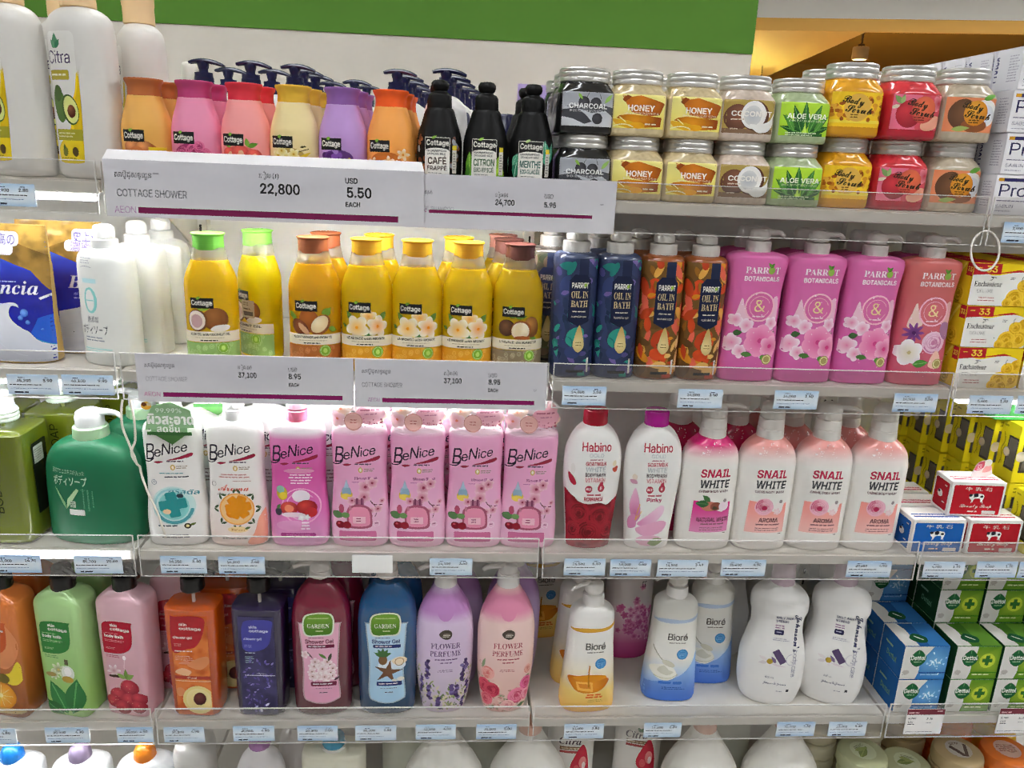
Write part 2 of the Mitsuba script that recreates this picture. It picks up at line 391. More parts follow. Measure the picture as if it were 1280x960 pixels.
# uprights with slots, curved brackets
for x, nm in ((XA, 'left end'), (XB, 'leftmost and second'), (XC, 'second and third'), (XD, 'third and rightmost'), (XE, 'right end')):
    slots = cat(*[cuboid(*m_(x - .009 + s, x - .0055 + s, .3668, .3682, z, z + .012)) for z in np.arange(.35, 1.40, .025) for s in (0, .014)])
    place([('post', shape(cuboid(*m_(x - .018, x + .018, .368, .391, 0, 1.43), r=1), 'satin', '#d9d5cb')), ('slot', shape(slots, 'satin', '#1d1b18', False), 'black bracket slots')],
          'upright', f'slotted pale upright post at the {nm} bay line', 'post', 0, 0, 0)
    labels[[k for k in scene if k.startswith('upright') and k.endswith('slot')][-1]]['kind'] = 'stuff'
    if nm in ('leftmost and second', 'second and third'):
        t = np.linspace(0, 1, 14)
        top = np.c_[.03 + .33 * t, ROW[0] - .018 + 0 * t]; low = np.c_[.03 + .33 * t, ROW[0] - .03 - .115 * t ** 2.2]
        poly = Polygon(np.r_[top, low[::-1]])
        m = trimesh.creation.extrude_polygon(poly, .003, engine='earcut')
        v = m.vertices.copy(); m.vertices = np.c_[x + .001 + v[:, 2], v[:, 0], v[:, 1]]; m.invert()
        single('shelf_bracket', shape(m, 'satin', '#d6d2c2' if x < .3 else '#6b6552', False), f'curved metal bracket arm under the top shelf at the {nm} bay line', 'bracket')
# header board and what lies beyond
structure('wall_back', shape(cuboid(*m_(-3, 1.105, .762, .80, .30, 1.7405)), 'paper', '#d3cdc4'))
structure('trim_1', shape(cuboid(*m_(-3, 1.105, .758, .80, 1.741, 2.25)), 'paper', '#527f30'))
structure('ceiling', shape(cat(cuboid(*m_(-8, 9, -6, 4.95, 3.0, 3.05)), cuboid(*m_(-8, 1.9, 4.95, 9, 3.0, 3.05))), 'paper', '#ece6da'))
OR = '#f0b860'
structure('wall_far', shape(cuboid(*m_(-4, 14, 12.5, 12.6, 0, 3.6)), 'paper', '#a87a34'))
# the shop beyond: a white bulkhead set askew, its orange underside and the brown recess behind
P0, DV = np.array([2.99, 6.23]), np.array([2.07, -.52]) / np.hypot(2.07, .52)
NV_ = np.array([.2437, .9699])
def askew(t0, t1, thick_, z0, z1):
    q = [P0 + DV * t0, P0 + DV * t1, P0 + DV * t1 + NV_ * thick_, P0 + DV * t0 + NV_ * thick_]
    e = trimesh.creation.extrude_polygon(Polygon(q), z1 - z0, engine='earcut'); e.apply_translation([0, 0, z0]); return e
structure('trim_3', shape(askew(-1.6, 9, .05, 2.75, 3.6), 'paper', '#efe9dd'))
s = trimesh.creation.extrude_polygon(Polygon([tuple(P0 - DV * 1.6), tuple(P0 + DV * .93), (4.42, 9.67), (4.9, 12.4), (.5, 12.4), (.5, 7)]), .05, engine='earcut'); s.apply_translation([0, 0, 2.65])
structure('trim_2', shape(cat(s, askew(-1.6, 9, .05, 2.65, 2.7495)), 'paper', OR))
structure('trim_4', shape(trimesh.creation.box(bounds=[[2.6, 6.4, 3.15], [13, 12.4, 3.2]]), 'paper', '#a87a34'))
# ceiling panels and the spotlight beyond
for i, (x, y) in enumerate([(x, y) for y in (-2.4, -.9, .9, 2.7) for x in (-2.2, .2, 2.6, 5.0)] + [(x, 4.3) for x in (2.6, 5.0, 7.4)]):  # the last row, out of view, is added to brighten the white bulkhead
    d = shape(cuboid(*m_(x - .6, x + .6, y - .13, y + .13, 2.975, 2.998)), 'satin', '#ffffff', False)
    d['emitter'] = {'type': 'area', 'radiance': {'type': 'rgb', 'value': [PANEL * .96, PANEL, PANEL * 1.04]}}
    place([('diffuser', d)], 'ceiling_lamp', f'long white ceiling lamp panel, {ORD[i // 4]} row from the camera, {ORD[i % 4]} in the row', 'lamp', 0, 0, 0, group='ceiling lamp panels above the aisle')
can = lathe([(70, 0), (76, 4), (76, 112), (66, 116)], 32)
neck = cat(lathe([(10, 116), (10, 190)], 12), lathe([(30, 116), (30, 140)], 16), cuboid(-8, 8, -8, 8, 188, 594))
lens = shape(lathe([(64, -1.5), (64, 1)], 32), 'satin', '#fff2c0')
lens['emitter'] = {'type': 'area', 'radiance': {'type': 'rgb', 'value': [3.2, 2.6, 1.1]}}
place([('can', shape(can, 'paper', '#c8a06a')), ('stem', shape(neck, 'satin', '#6a4c22')), ('lens', lens, 'glowing warm lens')], 'spotlight', 'small beige ceiling spotlight with warm glowing lens above the scrub jars', 'lamp', 4.335, 7.0, 2.556)
for i, (x, y) in enumerate(((2.75, 7.0), (3.4, 7.8), (3.1, 9.2), (3.95, 8.6))):  # globe lamps added to brighten the orange underside, mostly hidden behind the jars
    t = np.linspace(0, np.pi, 14)
    l = shape(lathe([(max(90 * math.sin(q), .5), -90 * math.cos(q)) for q in t], 20), 'satin', '#ffffff')
    l['emitter'] = {'type': 'area', 'radiance': {'type': 'rgb', 'value': [95, 74, 40]}}
    place([('globe', l), ('cord', shape(lathe([(4, 88), (4, 598)], 8), 'satin', '#4f3818'))], 'added_globe_lamp', 'added warm globe lamp that brightens the orange underside, ' + ['nearest', 'second', 'farthest left', 'farthest right'][i], 'lamp', x, y, 2.05)

# ---------------------------------------------------------------- price tags and signs
TAGT = '#2a2a33'
def tag(x, row, n1, n2, w=.064, h=.0285, dz=0, label='', long=True, tint='#a9c6df', seed=0, white=False):
    z = ROW[row] - .0225 + dz
    w_, h_ = w * 1000, h * 1000
    front = lambda u, q: np.stack([u - w_ / 2, -5.0 - .9 * np.sin(np.pi * np.clip(q / h_, 0, 1)), q - h_ / 2], 1) / 1000
    grid = trimesh.creation.box(bounds=[[-w / 2, -.0047, -h / 2], [w / 2, -.0043, h / 2]])
    a = Art()
    a.r(0, 0, w_, h_, '#f1f1ef' if white else vstops((0, tint), (7, '#d6e3ee'), (16, '#dfe8ef'), (h_, tint)))
    if not white:
        a.t(n1, 13, h_ - 10.5, 4.0, TAGT, 'b'); a.t(n2, w_ - 14, h_ - 10.0, 4.2, TAGT, 'b', al='c')
        a.bars(15, 24, h_ - 5, 1, 1.1, 2, '#3d4660', seed); a.bars(w_ - 18, w_ - 10, h_ - 4.6, 1, 1.1, 2, '#3d4660', seed + 1)
        a.bars(3, w_ * .85, h_ - 15, 1, 1.3, 2, '#3d4048', seed + 2); 
        if long: a.bars(3, w_ * .95, h_ - 20, 1, .7, 2, '#4a6a9c', seed + 3)
        a.bars(8, 28, 2.0, 1, 2.3, 2, '#272c3c', seed + 4)
    k = place([('card', shape(grid, 'paper', '#dfe7ee', False)), ('print', printed(a, front, mat='paper', edge=9))], 'price_tag', label, 'price tag', x, 0, z, group='price tags on the shelf edges')
BAY = {0: 'leftmost', 1: 'second', 2: 'third', 3: 'rightmost'}
TAGS = [(-.111, 0, '9,900', '2.80', .06, 'below the white bottles with avocado labels'), (1.262, 0, '7,900', '1.90', .064, 'below the white soap cartons of the top shelf'),
        (-.115, 1, '35,200', '8.90', .068, 'below the blue refill pouches'), (-.042, 1, '41,100', '9.90', .069, 'below the milky white pump bottles'),
        (.652, 1, '14,500', '3.50', .064, 'below the dark blue oil bottles'), (.823, 1, '14,500', '3.50', .066, 'below the fiery orange oil bottles'), (.967, 1, '14,500', '3.50', .066, 'below the second pink flared bottle'), (1.15, 1, '14,500', '3.50', .067, 'below the coral flared bottle'),
        (1.267, 1, '5,400', '1.30', .068, 'below the yellow rose soap cartons, left one'), (1.340, 1, '5,400', '1.30', .063, 'below the yellow rose soap cartons, right one'),
        (-.174, 2, '61,000', '14.70', .072, 'below the olive square bottle'), (-.056, 2, '85,700', '20.60', .069, 'below the big green pump bottle'), (.067, 2, '14,100', '3.40', .067, 'below the white bottle with teal ring'), (.152, 2, '14,100', '3.40', .068, 'below the white bottle with orange ring'),
        (.465, 2, '14,100', '3.40', .065, 'below the third pink blossom bottle'), (.671, 2, '26,500', '6.40', .064, 'below the white bottle with red roses'), (.743, 2, '18,200', '4.40', .064, 'below the white bottle with pink lily'), (.825, 2, '14,500', '3.49', .080, 'below the magenta and white pump bottle'), (.922, 2, '20,600', '4.90', .071, 'below the first peach and white pump bottle'), (1.126, 2, '20,600', '4.90', .072, 'below the last peach and white pump bottle'),
        (1.250, 2, '4,700', '1.10', .068, 'below the blue cow soap carton'), (1.338, 2, '7,100', '1.70', .068, 'below the red cow soap carton'), (1.405, 2, '9,100', '2.20', .06, 'below the yellow soap cartons'),
        (-.242, 3, '20,500', '4.90', .06, 'below the orange fruit bottle'), (-.134, 3, '20,500', '4.90', .067, 'below the pale green bottle'), (-.030, 3, '20,500', '4.90', .0555, 'below the pale pink bottle'),
        (.046, 3, '20,500', '4.90', .063, 'below the orange peach gel'), (.155, 3, '20,500', '4.90', .065, 'below the dark purple gel'), (.256, 3, '10,300', '2.50', .064, 'below the crimson gel'), (.349, 3, '10,300', '2.50', .066, 'below the blue gel'), (.446, 3, '18,900', '4.50', .065, 'below the lavender perfume bottle'), (.545, 3, '21,000', '5.00', .066, 'below the rose perfume bottle'),
        (.690, 3, '11,600', '2.80', .066, 'below the honey yellow pump bottle'), (.822, 3, '11,600', '2.80', .063, 'below the blue milk pump bottle'), (1.05, 3, '22,000', '5.30', .066, 'below the first white waisted bottle'), (1.140, 3, '22,000', '5.30', .066, 'below the second white waisted bottle')]
for i, (x, r, a, b, w, lab) in enumerate(TAGS):
    tag(x, r, a, b, w, label=f'pale blue price tag {lab}', seed=i, dz=-.0005 * (i % 3), tint=['#a9c6df', '#9dbddd', '#b4cbe0'][i % 3])
tag(.346, 2, '', '', .061, .030, .003, 'blank white card on the shelf edge below the first blossom bottles', white=True)
def card(x, w, h, lab):
    a = Art(); W, H = w * 1000, h * 1000
    a.r(0, 0, W, H, '#eceae8').r(0, H - 11, W, H, '#74343f')
    a.bars(3, 26, H - 8.5, 1, 2.4, 3, '#d9b9bd', 3).bars(W - 14, W - 3, H - 5, 1, 2, 3, '#d9b9bd', 5)
    a.t('4,700', 4, H - 20, 3.4, TAGT).t('1.10', 4, H - 27, 3.2, TAGT).t('3.30', W * .55, H - 21, 3.6, TAGT)
    a.bars(4, 20, H - 31, 1, 1.3, 3, '#333344', 8).bars(2, W * .9, 4, 1, 1, 2, '#666677', 9).bars(W * .55, W * .7, H - 28, 1, 1, 2, '#666677', 10)
    d = printed(a, lambda u, q: np.stack([u - W / 2, -5.5 + 0 * u, q - H], 1) / 1000, mat='paper', edge=150)
    place([('card', shape(trimesh.creation.box(bounds=[[-w / 2, -.005, -h], [w / 2, -.0044, 0]]), 'paper', '#eceae8', False)), ('print', d)], 'promotion_card', lab, 'price card', x, 0, ROW[3] + .0155)
card(1.273, .066, .050, 'white price card with maroon top below the blue germ soap cartons')
card(1.437, .066, .050, 'white price card with maroon top below the right green soap cartons')
BARC = '#6d2046'
def sign(x, w, z0, z1, y, art, label, fold=False, col='#c5c3c8'):
    W, H = w * 1000, (z1 - z0) * 1000
    a = Art(); a.r(0, 0, W, H, vstops((0, '#cbc9cd'), (H * .3, '#c9c7cb'), (H * .36, '#bdbbc1'), (H, '#c3c1c7'))); art(a)  # shade on the upper part is painted into the ground colour
    parts = [('sleeve', shape(cuboid(0, W, -.4, .8, 0, H, r=.3), 'satin', col)), ('print', printed(a, flat_front(-.5), mat='paper', edge=150))]
    if fold:
        pts = np.array([[0, -.4, H], [W, -.4, H], [W - 4, 9, H + 12], [4, 9, H + 12], [0, .6, H - .6], [W, .6, H - .6], [W - 4, 9.8, H + 11.4], [4, 9.8, H + 11.4]]) / 1000
        parts.append(('top_fold', shape(trimesh.convex.convex_hull(pts), 'paper', '#e9e8ea', False)))
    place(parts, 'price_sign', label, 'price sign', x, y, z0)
KH = 'សាប៊ូដុសខ្លួន'
def s1(a):
    a.t(KH, 14, 50, 7.5, '#3c3a40', 'kh', w=46).bars(62, 72, 55, 1, 2, 3, '#8c8a90', 1)
    a.t('COTTAGE SHOWER', 15, 26, 9.2, '#3b3b42', 'r', w=88)
    a.t('AEON', 10, 5, 8.2, '#9c6a9a', 'l', w=27).r(40, 5, 376, 13, BARC)
    a.t('រៀល', 196, 56, 6.2, '#2b2b30', 'kh', w=26 * .6).t('(៛)', 196 + 26 * .68, 56, 6.2, '#2b2b30', 'kh', w=26 * .3).t('22,800', 197, 36, 13, '#1e1e22', 'b', w=51)
    a.t('USD', 307, 53, 7, '#1e1e22', 'b', w=16).t('5.50', 309, 35, 13, '#1e1e22', 'b', w=32).t('EACH', 307, 23, 6.2, '#1e1e22', 'b', w=19)
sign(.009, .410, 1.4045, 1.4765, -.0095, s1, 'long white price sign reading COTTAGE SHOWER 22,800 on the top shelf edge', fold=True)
def s2(a):
    a.t('សាប៊ូកក់សក់', 4, 44, 5, '#55535a', 'kh', w=32).t('COTTAGE SHAMPOO', 3, 23, 5, '#8a8790', 'r', w=62)
    a.t('AEON', 10, 20, 5, '#a0527f', 'l', w=18).r(32, 19.5, 252, 24, BARC)
    a.t('រៀល', 120, 44, 5, '#2b2b30', 'kh', w=17 * .6).t('(៛)', 120 + 17 * .68, 44, 5, '#2b2b30', 'kh', w=17 * .3).t('24,700', 120, 33, 7.4, '#1e1e22', 'b', w=26)
    a.t('USD', 186, 44, 5.6, '#1e1e22', 'r', w=12).t('5.95', 186, 32, 7.0, '#1e1e22', 'b', w=16).bars(262, 268, 38, 1, 1.4, 2, '#8a8790', 3)
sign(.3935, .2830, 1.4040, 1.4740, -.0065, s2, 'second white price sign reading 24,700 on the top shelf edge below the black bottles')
def s3(usd, khx, px, ux, barx, W, aeon):
    def f(a):
        a.t(KH, khx, 50, 6, '#55535a', 'kh', w=40).t('COTTAGE SHOWER', khx, 30, 6.4, '#5b5960' if aeon else '#8d8a92', 'r', w=56)
        a.t('AEON', aeon or 8, 8, 6, '#a5639a' if aeon else '#b02f7d', 'l', w=16 if aeon else 22).r(barx, 7.5, W - 16, 14, '#7a1f55')
        a.t('រៀល', px, 50, 5.4, '#2b2b30', 'kh', w=19 * .6).t('(៛)', px + 19 * .68, 50, 5.4, '#2b2b30', 'kh', w=19 * .3).t('37,100', px, 37.5, 7.6, '#1e1e22', 'b', w=25)
        a.t('USD', ux, 48, 5.6, '#2b2b30', 'r', w=12).t('8.95', ux, 37, 7.6, '#1e1e22', 'b', w=17).t('EACH', ux, 26, 5.2, '#1e1e22', 'b', w=14)
        if aeon: a.t('59', W - 18, 28, 3, '#77757c', 'r')
    return f
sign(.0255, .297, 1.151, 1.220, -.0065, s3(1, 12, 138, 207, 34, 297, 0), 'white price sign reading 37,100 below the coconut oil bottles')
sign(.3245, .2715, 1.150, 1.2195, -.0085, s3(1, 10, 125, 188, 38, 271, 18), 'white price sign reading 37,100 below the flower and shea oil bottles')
# ---------------------------------------------------------------- product parts
def pump(z0, rc, hc, rh, hh, col, spout=26, ang=0, cc=None, gap=1.5, sr=4.2, drop=5, neck=.55):
    cc = cc or col
    collar = lathe([(rc * .93, z0 - 1), (rc, z0 + 1), (rc, z0 + hc - 1), (rc * .94, z0 + hc), (rc * .3, z0 + hc + .1)])
    zb = z0 + hc
    head = lathe([(rh * neck, zb - .5), (rh * neck, zb + gap), (rh * .97, zb + gap + .3), (rh, zb + gap + 1.2), (rh, zb + hh * .62), (rh * .93, zb + hh * .82), (rh * .7, zb + hh * .96), (rh * .3, zb + hh)])
    parts = [('pump_collar', shape(collar, 'gloss', cc)), ]
    if spout:
        c, s = math.cos(math.radians(ang)), math.sin(math.radians(ang)); zs = zb + hh * .72
        pts = curve([(0, 0, zs), (c * rh * .8, s * rh * .8, zs), (c * (rh + spout * .55), s * (rh + spout * .55), zs + 1), (c * (rh + spout), s * (rh + spout), zs - drop)], 12)
        head = cat(head, tube(pts, np.linspace(sr, sr * .62, 12)))
    parts.append(('pump_head', shape(head, 'gloss', col)))
    return parts
def capped(profile, col, mat='gloss', name='cap'): return [(name, shape(lathe(profile), mat, col))]
def label_on(body, art, clip=None, wrap=False, off=.25, mat='print', edge=5.0, name='label_print'):
    a = Art(); art(a)
    if wrap and clip is not None: clip = affinity.scale(clip, 1.42, 1, origin=(0, 0))      # u runs round the bottle
    return [(name, printed(a, lambda u, z: body.front(u, z, off, wrap), clip, mat, edge))]
def P(mesh, mat, col, smooth=40): return shape(mesh, mat, col, smooth)
BRAND = '#151515'
def cottage(a, x, z, w, h, txt='#f1ede4', bg=BRAND):
    a.r(x, z, x + w, z + h, bg); a.t('Cottage', x + w * .05, z + h * .28, h * .52, txt, 'b', w=w * .9)
    a.leaf(x + w * .3, z + h * .86, w * .2, h * .28, 35, '#7fae3a')

ORDINAL = ['first', 'second', 'third', 'fourth', 'fifth', 'sixth', 'seventh']
# ---- small shower milk bottles
def milk(col, cap, dark, picture, sticker=False):
    b = Body([(0, 27, 22), (1.5, 31, 25.5), (8, 32.2, 26.5), (52, 32.8, 27), (68, 32, 26.5), (82, 29.2, 24.5), (96, 24.6, 22), (108, 21.4, 20.2)], 2.1, n=48)
    c = lathe([(20.6, 107.6), (20.9, 109), (20.4, 116), (21, 121), (23.2, 125), (24, 127.5), (23.6, 129), (21.5, 129.4), (20.5, 128)])
    def art(a):
        n0 = len(a.g); a.e(-2, 34, 20, 11, dark); picture(a); a.g = a.g[:n0] + [(affinity.translate(g, 0, 5.5), (lambda c: (lambda p: c(p - np.array([[0, 5.5]]))))(c) if callable(c) else c) for g, c in a.g[n0:]]; cottage(a, -25, 50, 28, 15)
        if sticker: a.r(7, 22, 27, 42, '#efe9dd').r(7, 40, 27, 44, '#e8c52c').bars(10, 20, 36, 4, 1.4, 3, '#777777', 2)
    return [('body', P(b.mesh, 'satin', col)), ('cap', P(c, 'satin', cap))] + label_on(b, art, b.outline(18, 110, .97))
def fruit_apricot(a): a.e(-14, 38, 10, 9, radial(-16, 41, 12, '#f0a56a', '#9a4a22')).e(2, 37, 11, 9, radial(-1, 40, 13, '#eba062', '#8d431f')).e(-8, 32, 9, 7, '#c9773f')
def fruit_peony(a):
    for i, (x, z, r) in enumerate([(-14, 33, 9), (2, 36, 10), (14, 33, 8), (8, 42, 7), (-6, 28, 8)]): a.rose(x, z, r, '#8f1f52', '#d96a94', i)
def fruit_straw(a):
    for x, z, r in ((-16, 35, 9), (-2, 36, 11), (15, 33, 9)): a.e(x, z, r, r * .9, radial(x - 2, z + 3, r * 1.3, '#f06a5a', '#b02a2e')).e(x + 1, z - 2, r * .35, r * .5, '#f4c8a0')
    a.leaf(8, 44, 13, 6, 20, '#5f8a2c').leaf(8, 44, 11, 6, 100, '#7aa23a').leaf(-14, 43, 9, 4, 160, '#7aa23a')
def fruit_vanilla(a):
    for i, (x, z) in enumerate([(-17, 35), (-6, 32), (4, 37), (-12, 41)]): a.flower(x, z, 8, '#d9c23a', '#f6edc0', 5, '#c99a1e', i * 20)
    a.leaf(10, 30, 18, 5, 35, '#d6b62c').leaf(12, 46, 8, 2.4, 10, '#3c3a10').line([(10, 40), (22, 44)], 1, '#4a3a12')
def fruit_violet(a):
    R = random.Random(4)
    for i in range(16): a.e(R.uniform(-20, 12), R.uniform(24, 44), 5, 4, R.choice(['#5a2d78', '#7a4aa0', '#472060', '#9a76b8']), R.uniform(0, 180))
    a.p([(12, 22), (12, 36), (26, 26), (27, 22)], '#e0c63a')
def fruit_blossom(a):
    a.e(-6, 30, 15, 10, '#c86a28')
    for i, (x, z) in enumerate([(-20, 30), (2, 32), (16, 28), (20, 42), (-10, 26)]): a.flower(x, z, 8, '#e9b04a', '#fbe9cf', 5, '#d9861f', i * 25, .38)
MILK = [('orange', '#dda450', '#a75c2f', '#8f4f26', fruit_apricot, 'amber shower milk bottle with brown cap', True), ('pink', '#e088a8', '#b03a6c', '#a53368', fruit_peony, 'deep pink shower milk bottle with magenta cap', False),
        ('coral', '#ec9694', '#cf2f3d', '#c9645a', fruit_straw, 'coral pink shower milk bottle with red cap', False), ('cream', '#ead69c', '#dcae35', '#b99a4a', fruit_vanilla, 'cream coloured shower milk bottle with golden cap', False),
        ('violet', '#b48cc8', '#885aa0', '#5a3474', fruit_violet, 'lilac shower milk bottle with purple cap', False), ('tangerine', '#f0a04c', '#ee5a1e', '#c46a28', fruit_blossom, 'tangerine shower milk bottle with orange red cap', False)]
for i, (nm, c, cc, dk, pic, lab, st) in enumerate(MILK):
    kind = milk(c, cc, dk, pic, st); x = .0505 + .0642 * i
    place(kind, 'shower_milk_bottle', lab + ', front of the top shelf', 'bottle', x, .040, ROW[0], 4 - 2 * i)
    place(kind, 'shower_milk_bottle', lab + ', behind its twin at the front', 'bottle', x + .004, .098, ROW[0], group=None)
    if nm in ('cream', 'violet', 'tangerine'): place(kind, 'shower_milk_bottle', lab + ', third in its row', 'bottle', x + .006, .156, ROW[0])

# ---- black hair bottles
def blackbottle(word, word2, wc, side, side2, c1):
    b = Body([(0, 26, 22), (1.5, 30, 26), (10, 30.6, 26.6), (66, 30.2, 26.2), (78, 28, 24.6), (96, 22.2, 20.4), (106, 19.2, 18), (109.5, 17, 16.4)], 2.1, n=48)
    c = lathe([(15.8, 109), (16, 110.5), (15.4, 125), (12.5, 128.5), (9.5, 129.6), (8.5, 131.4), (10.6, 133.2), (12, 137.2), (11.6, 141), (9, 144.4), (5, 145.2)])
    def art(a):
        side(a)
        a.r(-18, -6, 17, 58, '#f1efe8', 1).r(-17.2, 41, 16.2, 57.2, BRAND).e(-.5, 40.4, 17, 4, '#f1efe8')
        a.t('Cottage', -15.6, 47.5, 7.2, '#f4f2ea', 'b', w=31).leaf(-8, 56, 8, 3.6, 30, c1)
        a.t('SHAMPOO', -15, 39.3, 2.6, '#555555', 'b', w=27).t('DOUCHE MIX', -14, 35.5, 2.4, '#555555', 'b', w=25)
        a.t(word, -.5, 23.5, 8.8, wc, 'c', w=min(29, 6.3 * len(word)), al='c').t(word2, -.5, 15.5, 5.6, wc, 'c', w=27, al='c').bars(-13, 12, 11.5, 2, 1, 2.5, '#888888', 3)
        a.r(21, 12, 28.5, 46, '#ded9cf').r(21, 42, 28.5, 48, '#d8c52e').bars(22, 28, 37, 7, 1.6, 3.4, '#8a8a8a', 4)
        a.g = [(affinity.translate(g, 0, 14), c) for g, c in a.g]
    return [('body', P(b.mesh, 'dark', '#0b0b0b')), ('cap', P(c, 'dark', '#080808'))] + label_on(b, art, b.outline(3, 76, .985), wrap=True)
def sd_coffee(a):
    R = random.Random(2)
    for _ in range(22): x, z = R.choice([-1, 1]) * R.uniform(16, 31), R.uniform(12, 60); a.e(x, z, 4.6, 3.2, R.choice(['#5a2f1c', '#7d4a2c', '#8c8d94', '#3a2016']), R.uniform(0, 180))
def sd_citron(a): a.leaf(-21, 8, 34, 16, 92, '#5f9a2a', '#9cc85a').leaf(-27, 6, 20, 10, 80, '#3e7a22').e(22, 12, 9, 12, '#a5c93a').e(24, 8, 7, 9, '#7aa82e').leaf(18, 20, 20, 9, 75, '#8fb534')
def sd_mint(a):
    for x, z, L, w, r, c in ((-24, 10, 30, 14, 80, '#2f7a5c'), (-28, 26, 18, 10, 60, '#5aa888'), (24, 26, 34, 16, 98, '#3f9a78'), (29, 30, 28, 12, 80, '#2f7a5c'), (20, 34, 14, 8, 40, '#74bfa0')): a.leaf(x, z, L, w, r, c, '#bfe3d2')
BK = [(blackbottle('CAFÉ', 'FRAPPÉ', '#3b2418', sd_coffee, None, '#7fae3a'), .437, 'coffee'), (blackbottle('CITRON', 'BIO ÉPICÉ', '#26502a', sd_citron, None, '#8fc043'), .4995, 'lemon'), (blackbottle('MENTHE', 'BIO GLACÉE', '#1d5a52', sd_mint, None, '#b7d08a'), .562, 'mint')]
for k, x, w in BK:
    place(k, 'black_shampoo_bottle', f'black shampoo bottle with {w} label, front of the top shelf', 'bottle', x, .036, ROW[0], -4)
for k, x, w in (BK[0], BK[2]):
    place(k, 'black_shampoo_bottle', f'black shampoo bottle behind the {w} one', 'bottle', x - .004, .098, ROW[0])

# ---- navy pump bottles on the far side of the top shelf
def navy():
    b = Body([(0, 26, 17), (2, 32, 21), (90, 33, 22), (118, 30, 21), (130, 19, 16), (134, 12, 12)], 2.3, n=32)
    c = lathe([(13.5, 133), (14, 134), (14, 146), (13, 147), (13, 153), (6.5, 154), (6.5, 161)], 24)
    t = np.linspace(-1, 1, 17)
    top = np.array([(25 * s + 5, 0, 170 - 4.6 * s * s - 1.6 * s) for s in t])
    h = [tube(top + [0, dy, -.5 * abs(dy) / 3], 3.0 - 1.1 * np.abs(t) ** 3, 8) for dy in (-4.5, -1.5, 1.5, 4.5)]
    h2 = cat(*h, lathe([(7, 158), (8.5, 164), (7.5, 169)], 16))
    return [('body', P(b.mesh, 'satin', '#e9e7e4')), ('pump_collar', P(c, 'gloss', '#0d0f38')), ('pump_head', P(h2, 'gloss', '#0c0e36'))]
NV = navy()
for i, (x, y) in enumerate([(.080, .20), (.083, .32), (.150, .196), (.154, .315), (.212, .212), (.211, .288), (.214, .375), (.218, .50), (.272, .44), (.280, .56), (.366, .212), (.372, .30), (.377, .41), (.381, .53), (.389, .66), (.442, .165), (.449, .27), (.458, .37), (.472, .50), (.489, .63)]):
    row_ = ['first', 'first', 'second', 'second', 'third', 'third', 'third', 'third', 'fourth', 'fourth'] + ['fifth'] * 5 + ['sixth'] * 5
    place(NV, 'navy_pump_bottle', f'white bottle with navy pump, {row_[i]} row from the left, {ORDINAL[sum(1 for q in row_[:i] if q == row_[i])]} going back', 'bottle', x, y, ROW[0], 0, group='white bottles with navy pumps at the back of the top shelf')
b = Body([(0, 26, 17), (2, 32, 21), (100, 32, 21), (116, 28, 20), (126, 15, 14)], 2.3, n=32)
place([('body', P(b.mesh, 'satin', '#efede8'))] + [(n, d) for n, d in pump(125, 12, 16, 13, 30, '#e8e6dc', 14, 0)], 'white_pump_bottle', 'white bottle with cream pump behind the deep pink shower milk', 'bottle', .047, .24, ROW[0])
b = Body([(0, 24, 20), (2, 28, 22), (60, 28, 22), (84, 25, 20), (104, 17, 16), (112, 14, 14), (114, 10, 10)], 2.2, n=32)
for i, x in enumerate((.463, .533)):
    place([('body', P(b.mesh, 'gloss', '#11133c'))], 'navy_bottle', ['plain navy bottle behind the lemon black bottle', 'plain navy bottle left of the mint black bottle'][i], 'bottle', x, .20, ROW[0])
# ---- refill pouches behind the jars
def pouch(w, h, col, art=None, d=22, top='#ddd', clip=True):
    b = Body([(0, w * .47, d), (4, w * .5, d * 1.05), (h * .35, w * .5, d * .8), (h * .7, w * .5, d * .45), (h * .93, w * .5, 1.6), (h, w * .497, .8)], 2.6, fine=4, n=48)
    m = b.mesh; v = np.array(m.vertices); n = meshkit.fbm(v * 38, 3, 5) - .5
    v[:, 1] += n * .006; m.vertices = v
    r = [('pouch', P(m, 'gloss', col))]
    if art: r += label_on(b, art, b.outline(2, h - 1, .985), off=3.2)
    return r
for i, (x, y, c, rz) in enumerate([(.600, .31, '#b09ad0', 8), (.690, .31, '#eda2b4', -4), (.785, .24, '#f0b4c0', 5)]):
    place(pouch(86, 168 if i == 0 else 160, c), 'refill_pouch', ['lilac refill pouch behind the charcoal jars', 'pink refill pouch behind the first honey jar', 'pale pink refill pouch behind the second honey jar'][i], 'pouch', x, y, ROW[0], rz)

# ---- scrub jars
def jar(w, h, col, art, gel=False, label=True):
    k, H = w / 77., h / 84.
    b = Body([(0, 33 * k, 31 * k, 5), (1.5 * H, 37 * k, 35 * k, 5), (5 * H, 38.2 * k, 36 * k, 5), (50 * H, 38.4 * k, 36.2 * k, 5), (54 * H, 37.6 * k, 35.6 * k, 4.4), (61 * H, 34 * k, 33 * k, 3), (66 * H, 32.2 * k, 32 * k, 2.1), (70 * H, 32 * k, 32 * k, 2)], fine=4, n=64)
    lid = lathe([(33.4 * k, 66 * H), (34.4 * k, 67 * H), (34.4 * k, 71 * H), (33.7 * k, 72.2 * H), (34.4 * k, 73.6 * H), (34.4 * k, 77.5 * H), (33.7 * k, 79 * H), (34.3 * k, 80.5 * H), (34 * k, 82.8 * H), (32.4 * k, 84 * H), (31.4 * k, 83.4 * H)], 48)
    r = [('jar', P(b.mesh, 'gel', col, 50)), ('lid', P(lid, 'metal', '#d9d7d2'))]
    if art: r += label_on(b, lambda a: art(a), b.outline(2, 60 * H, .885), off=.3)
    return r
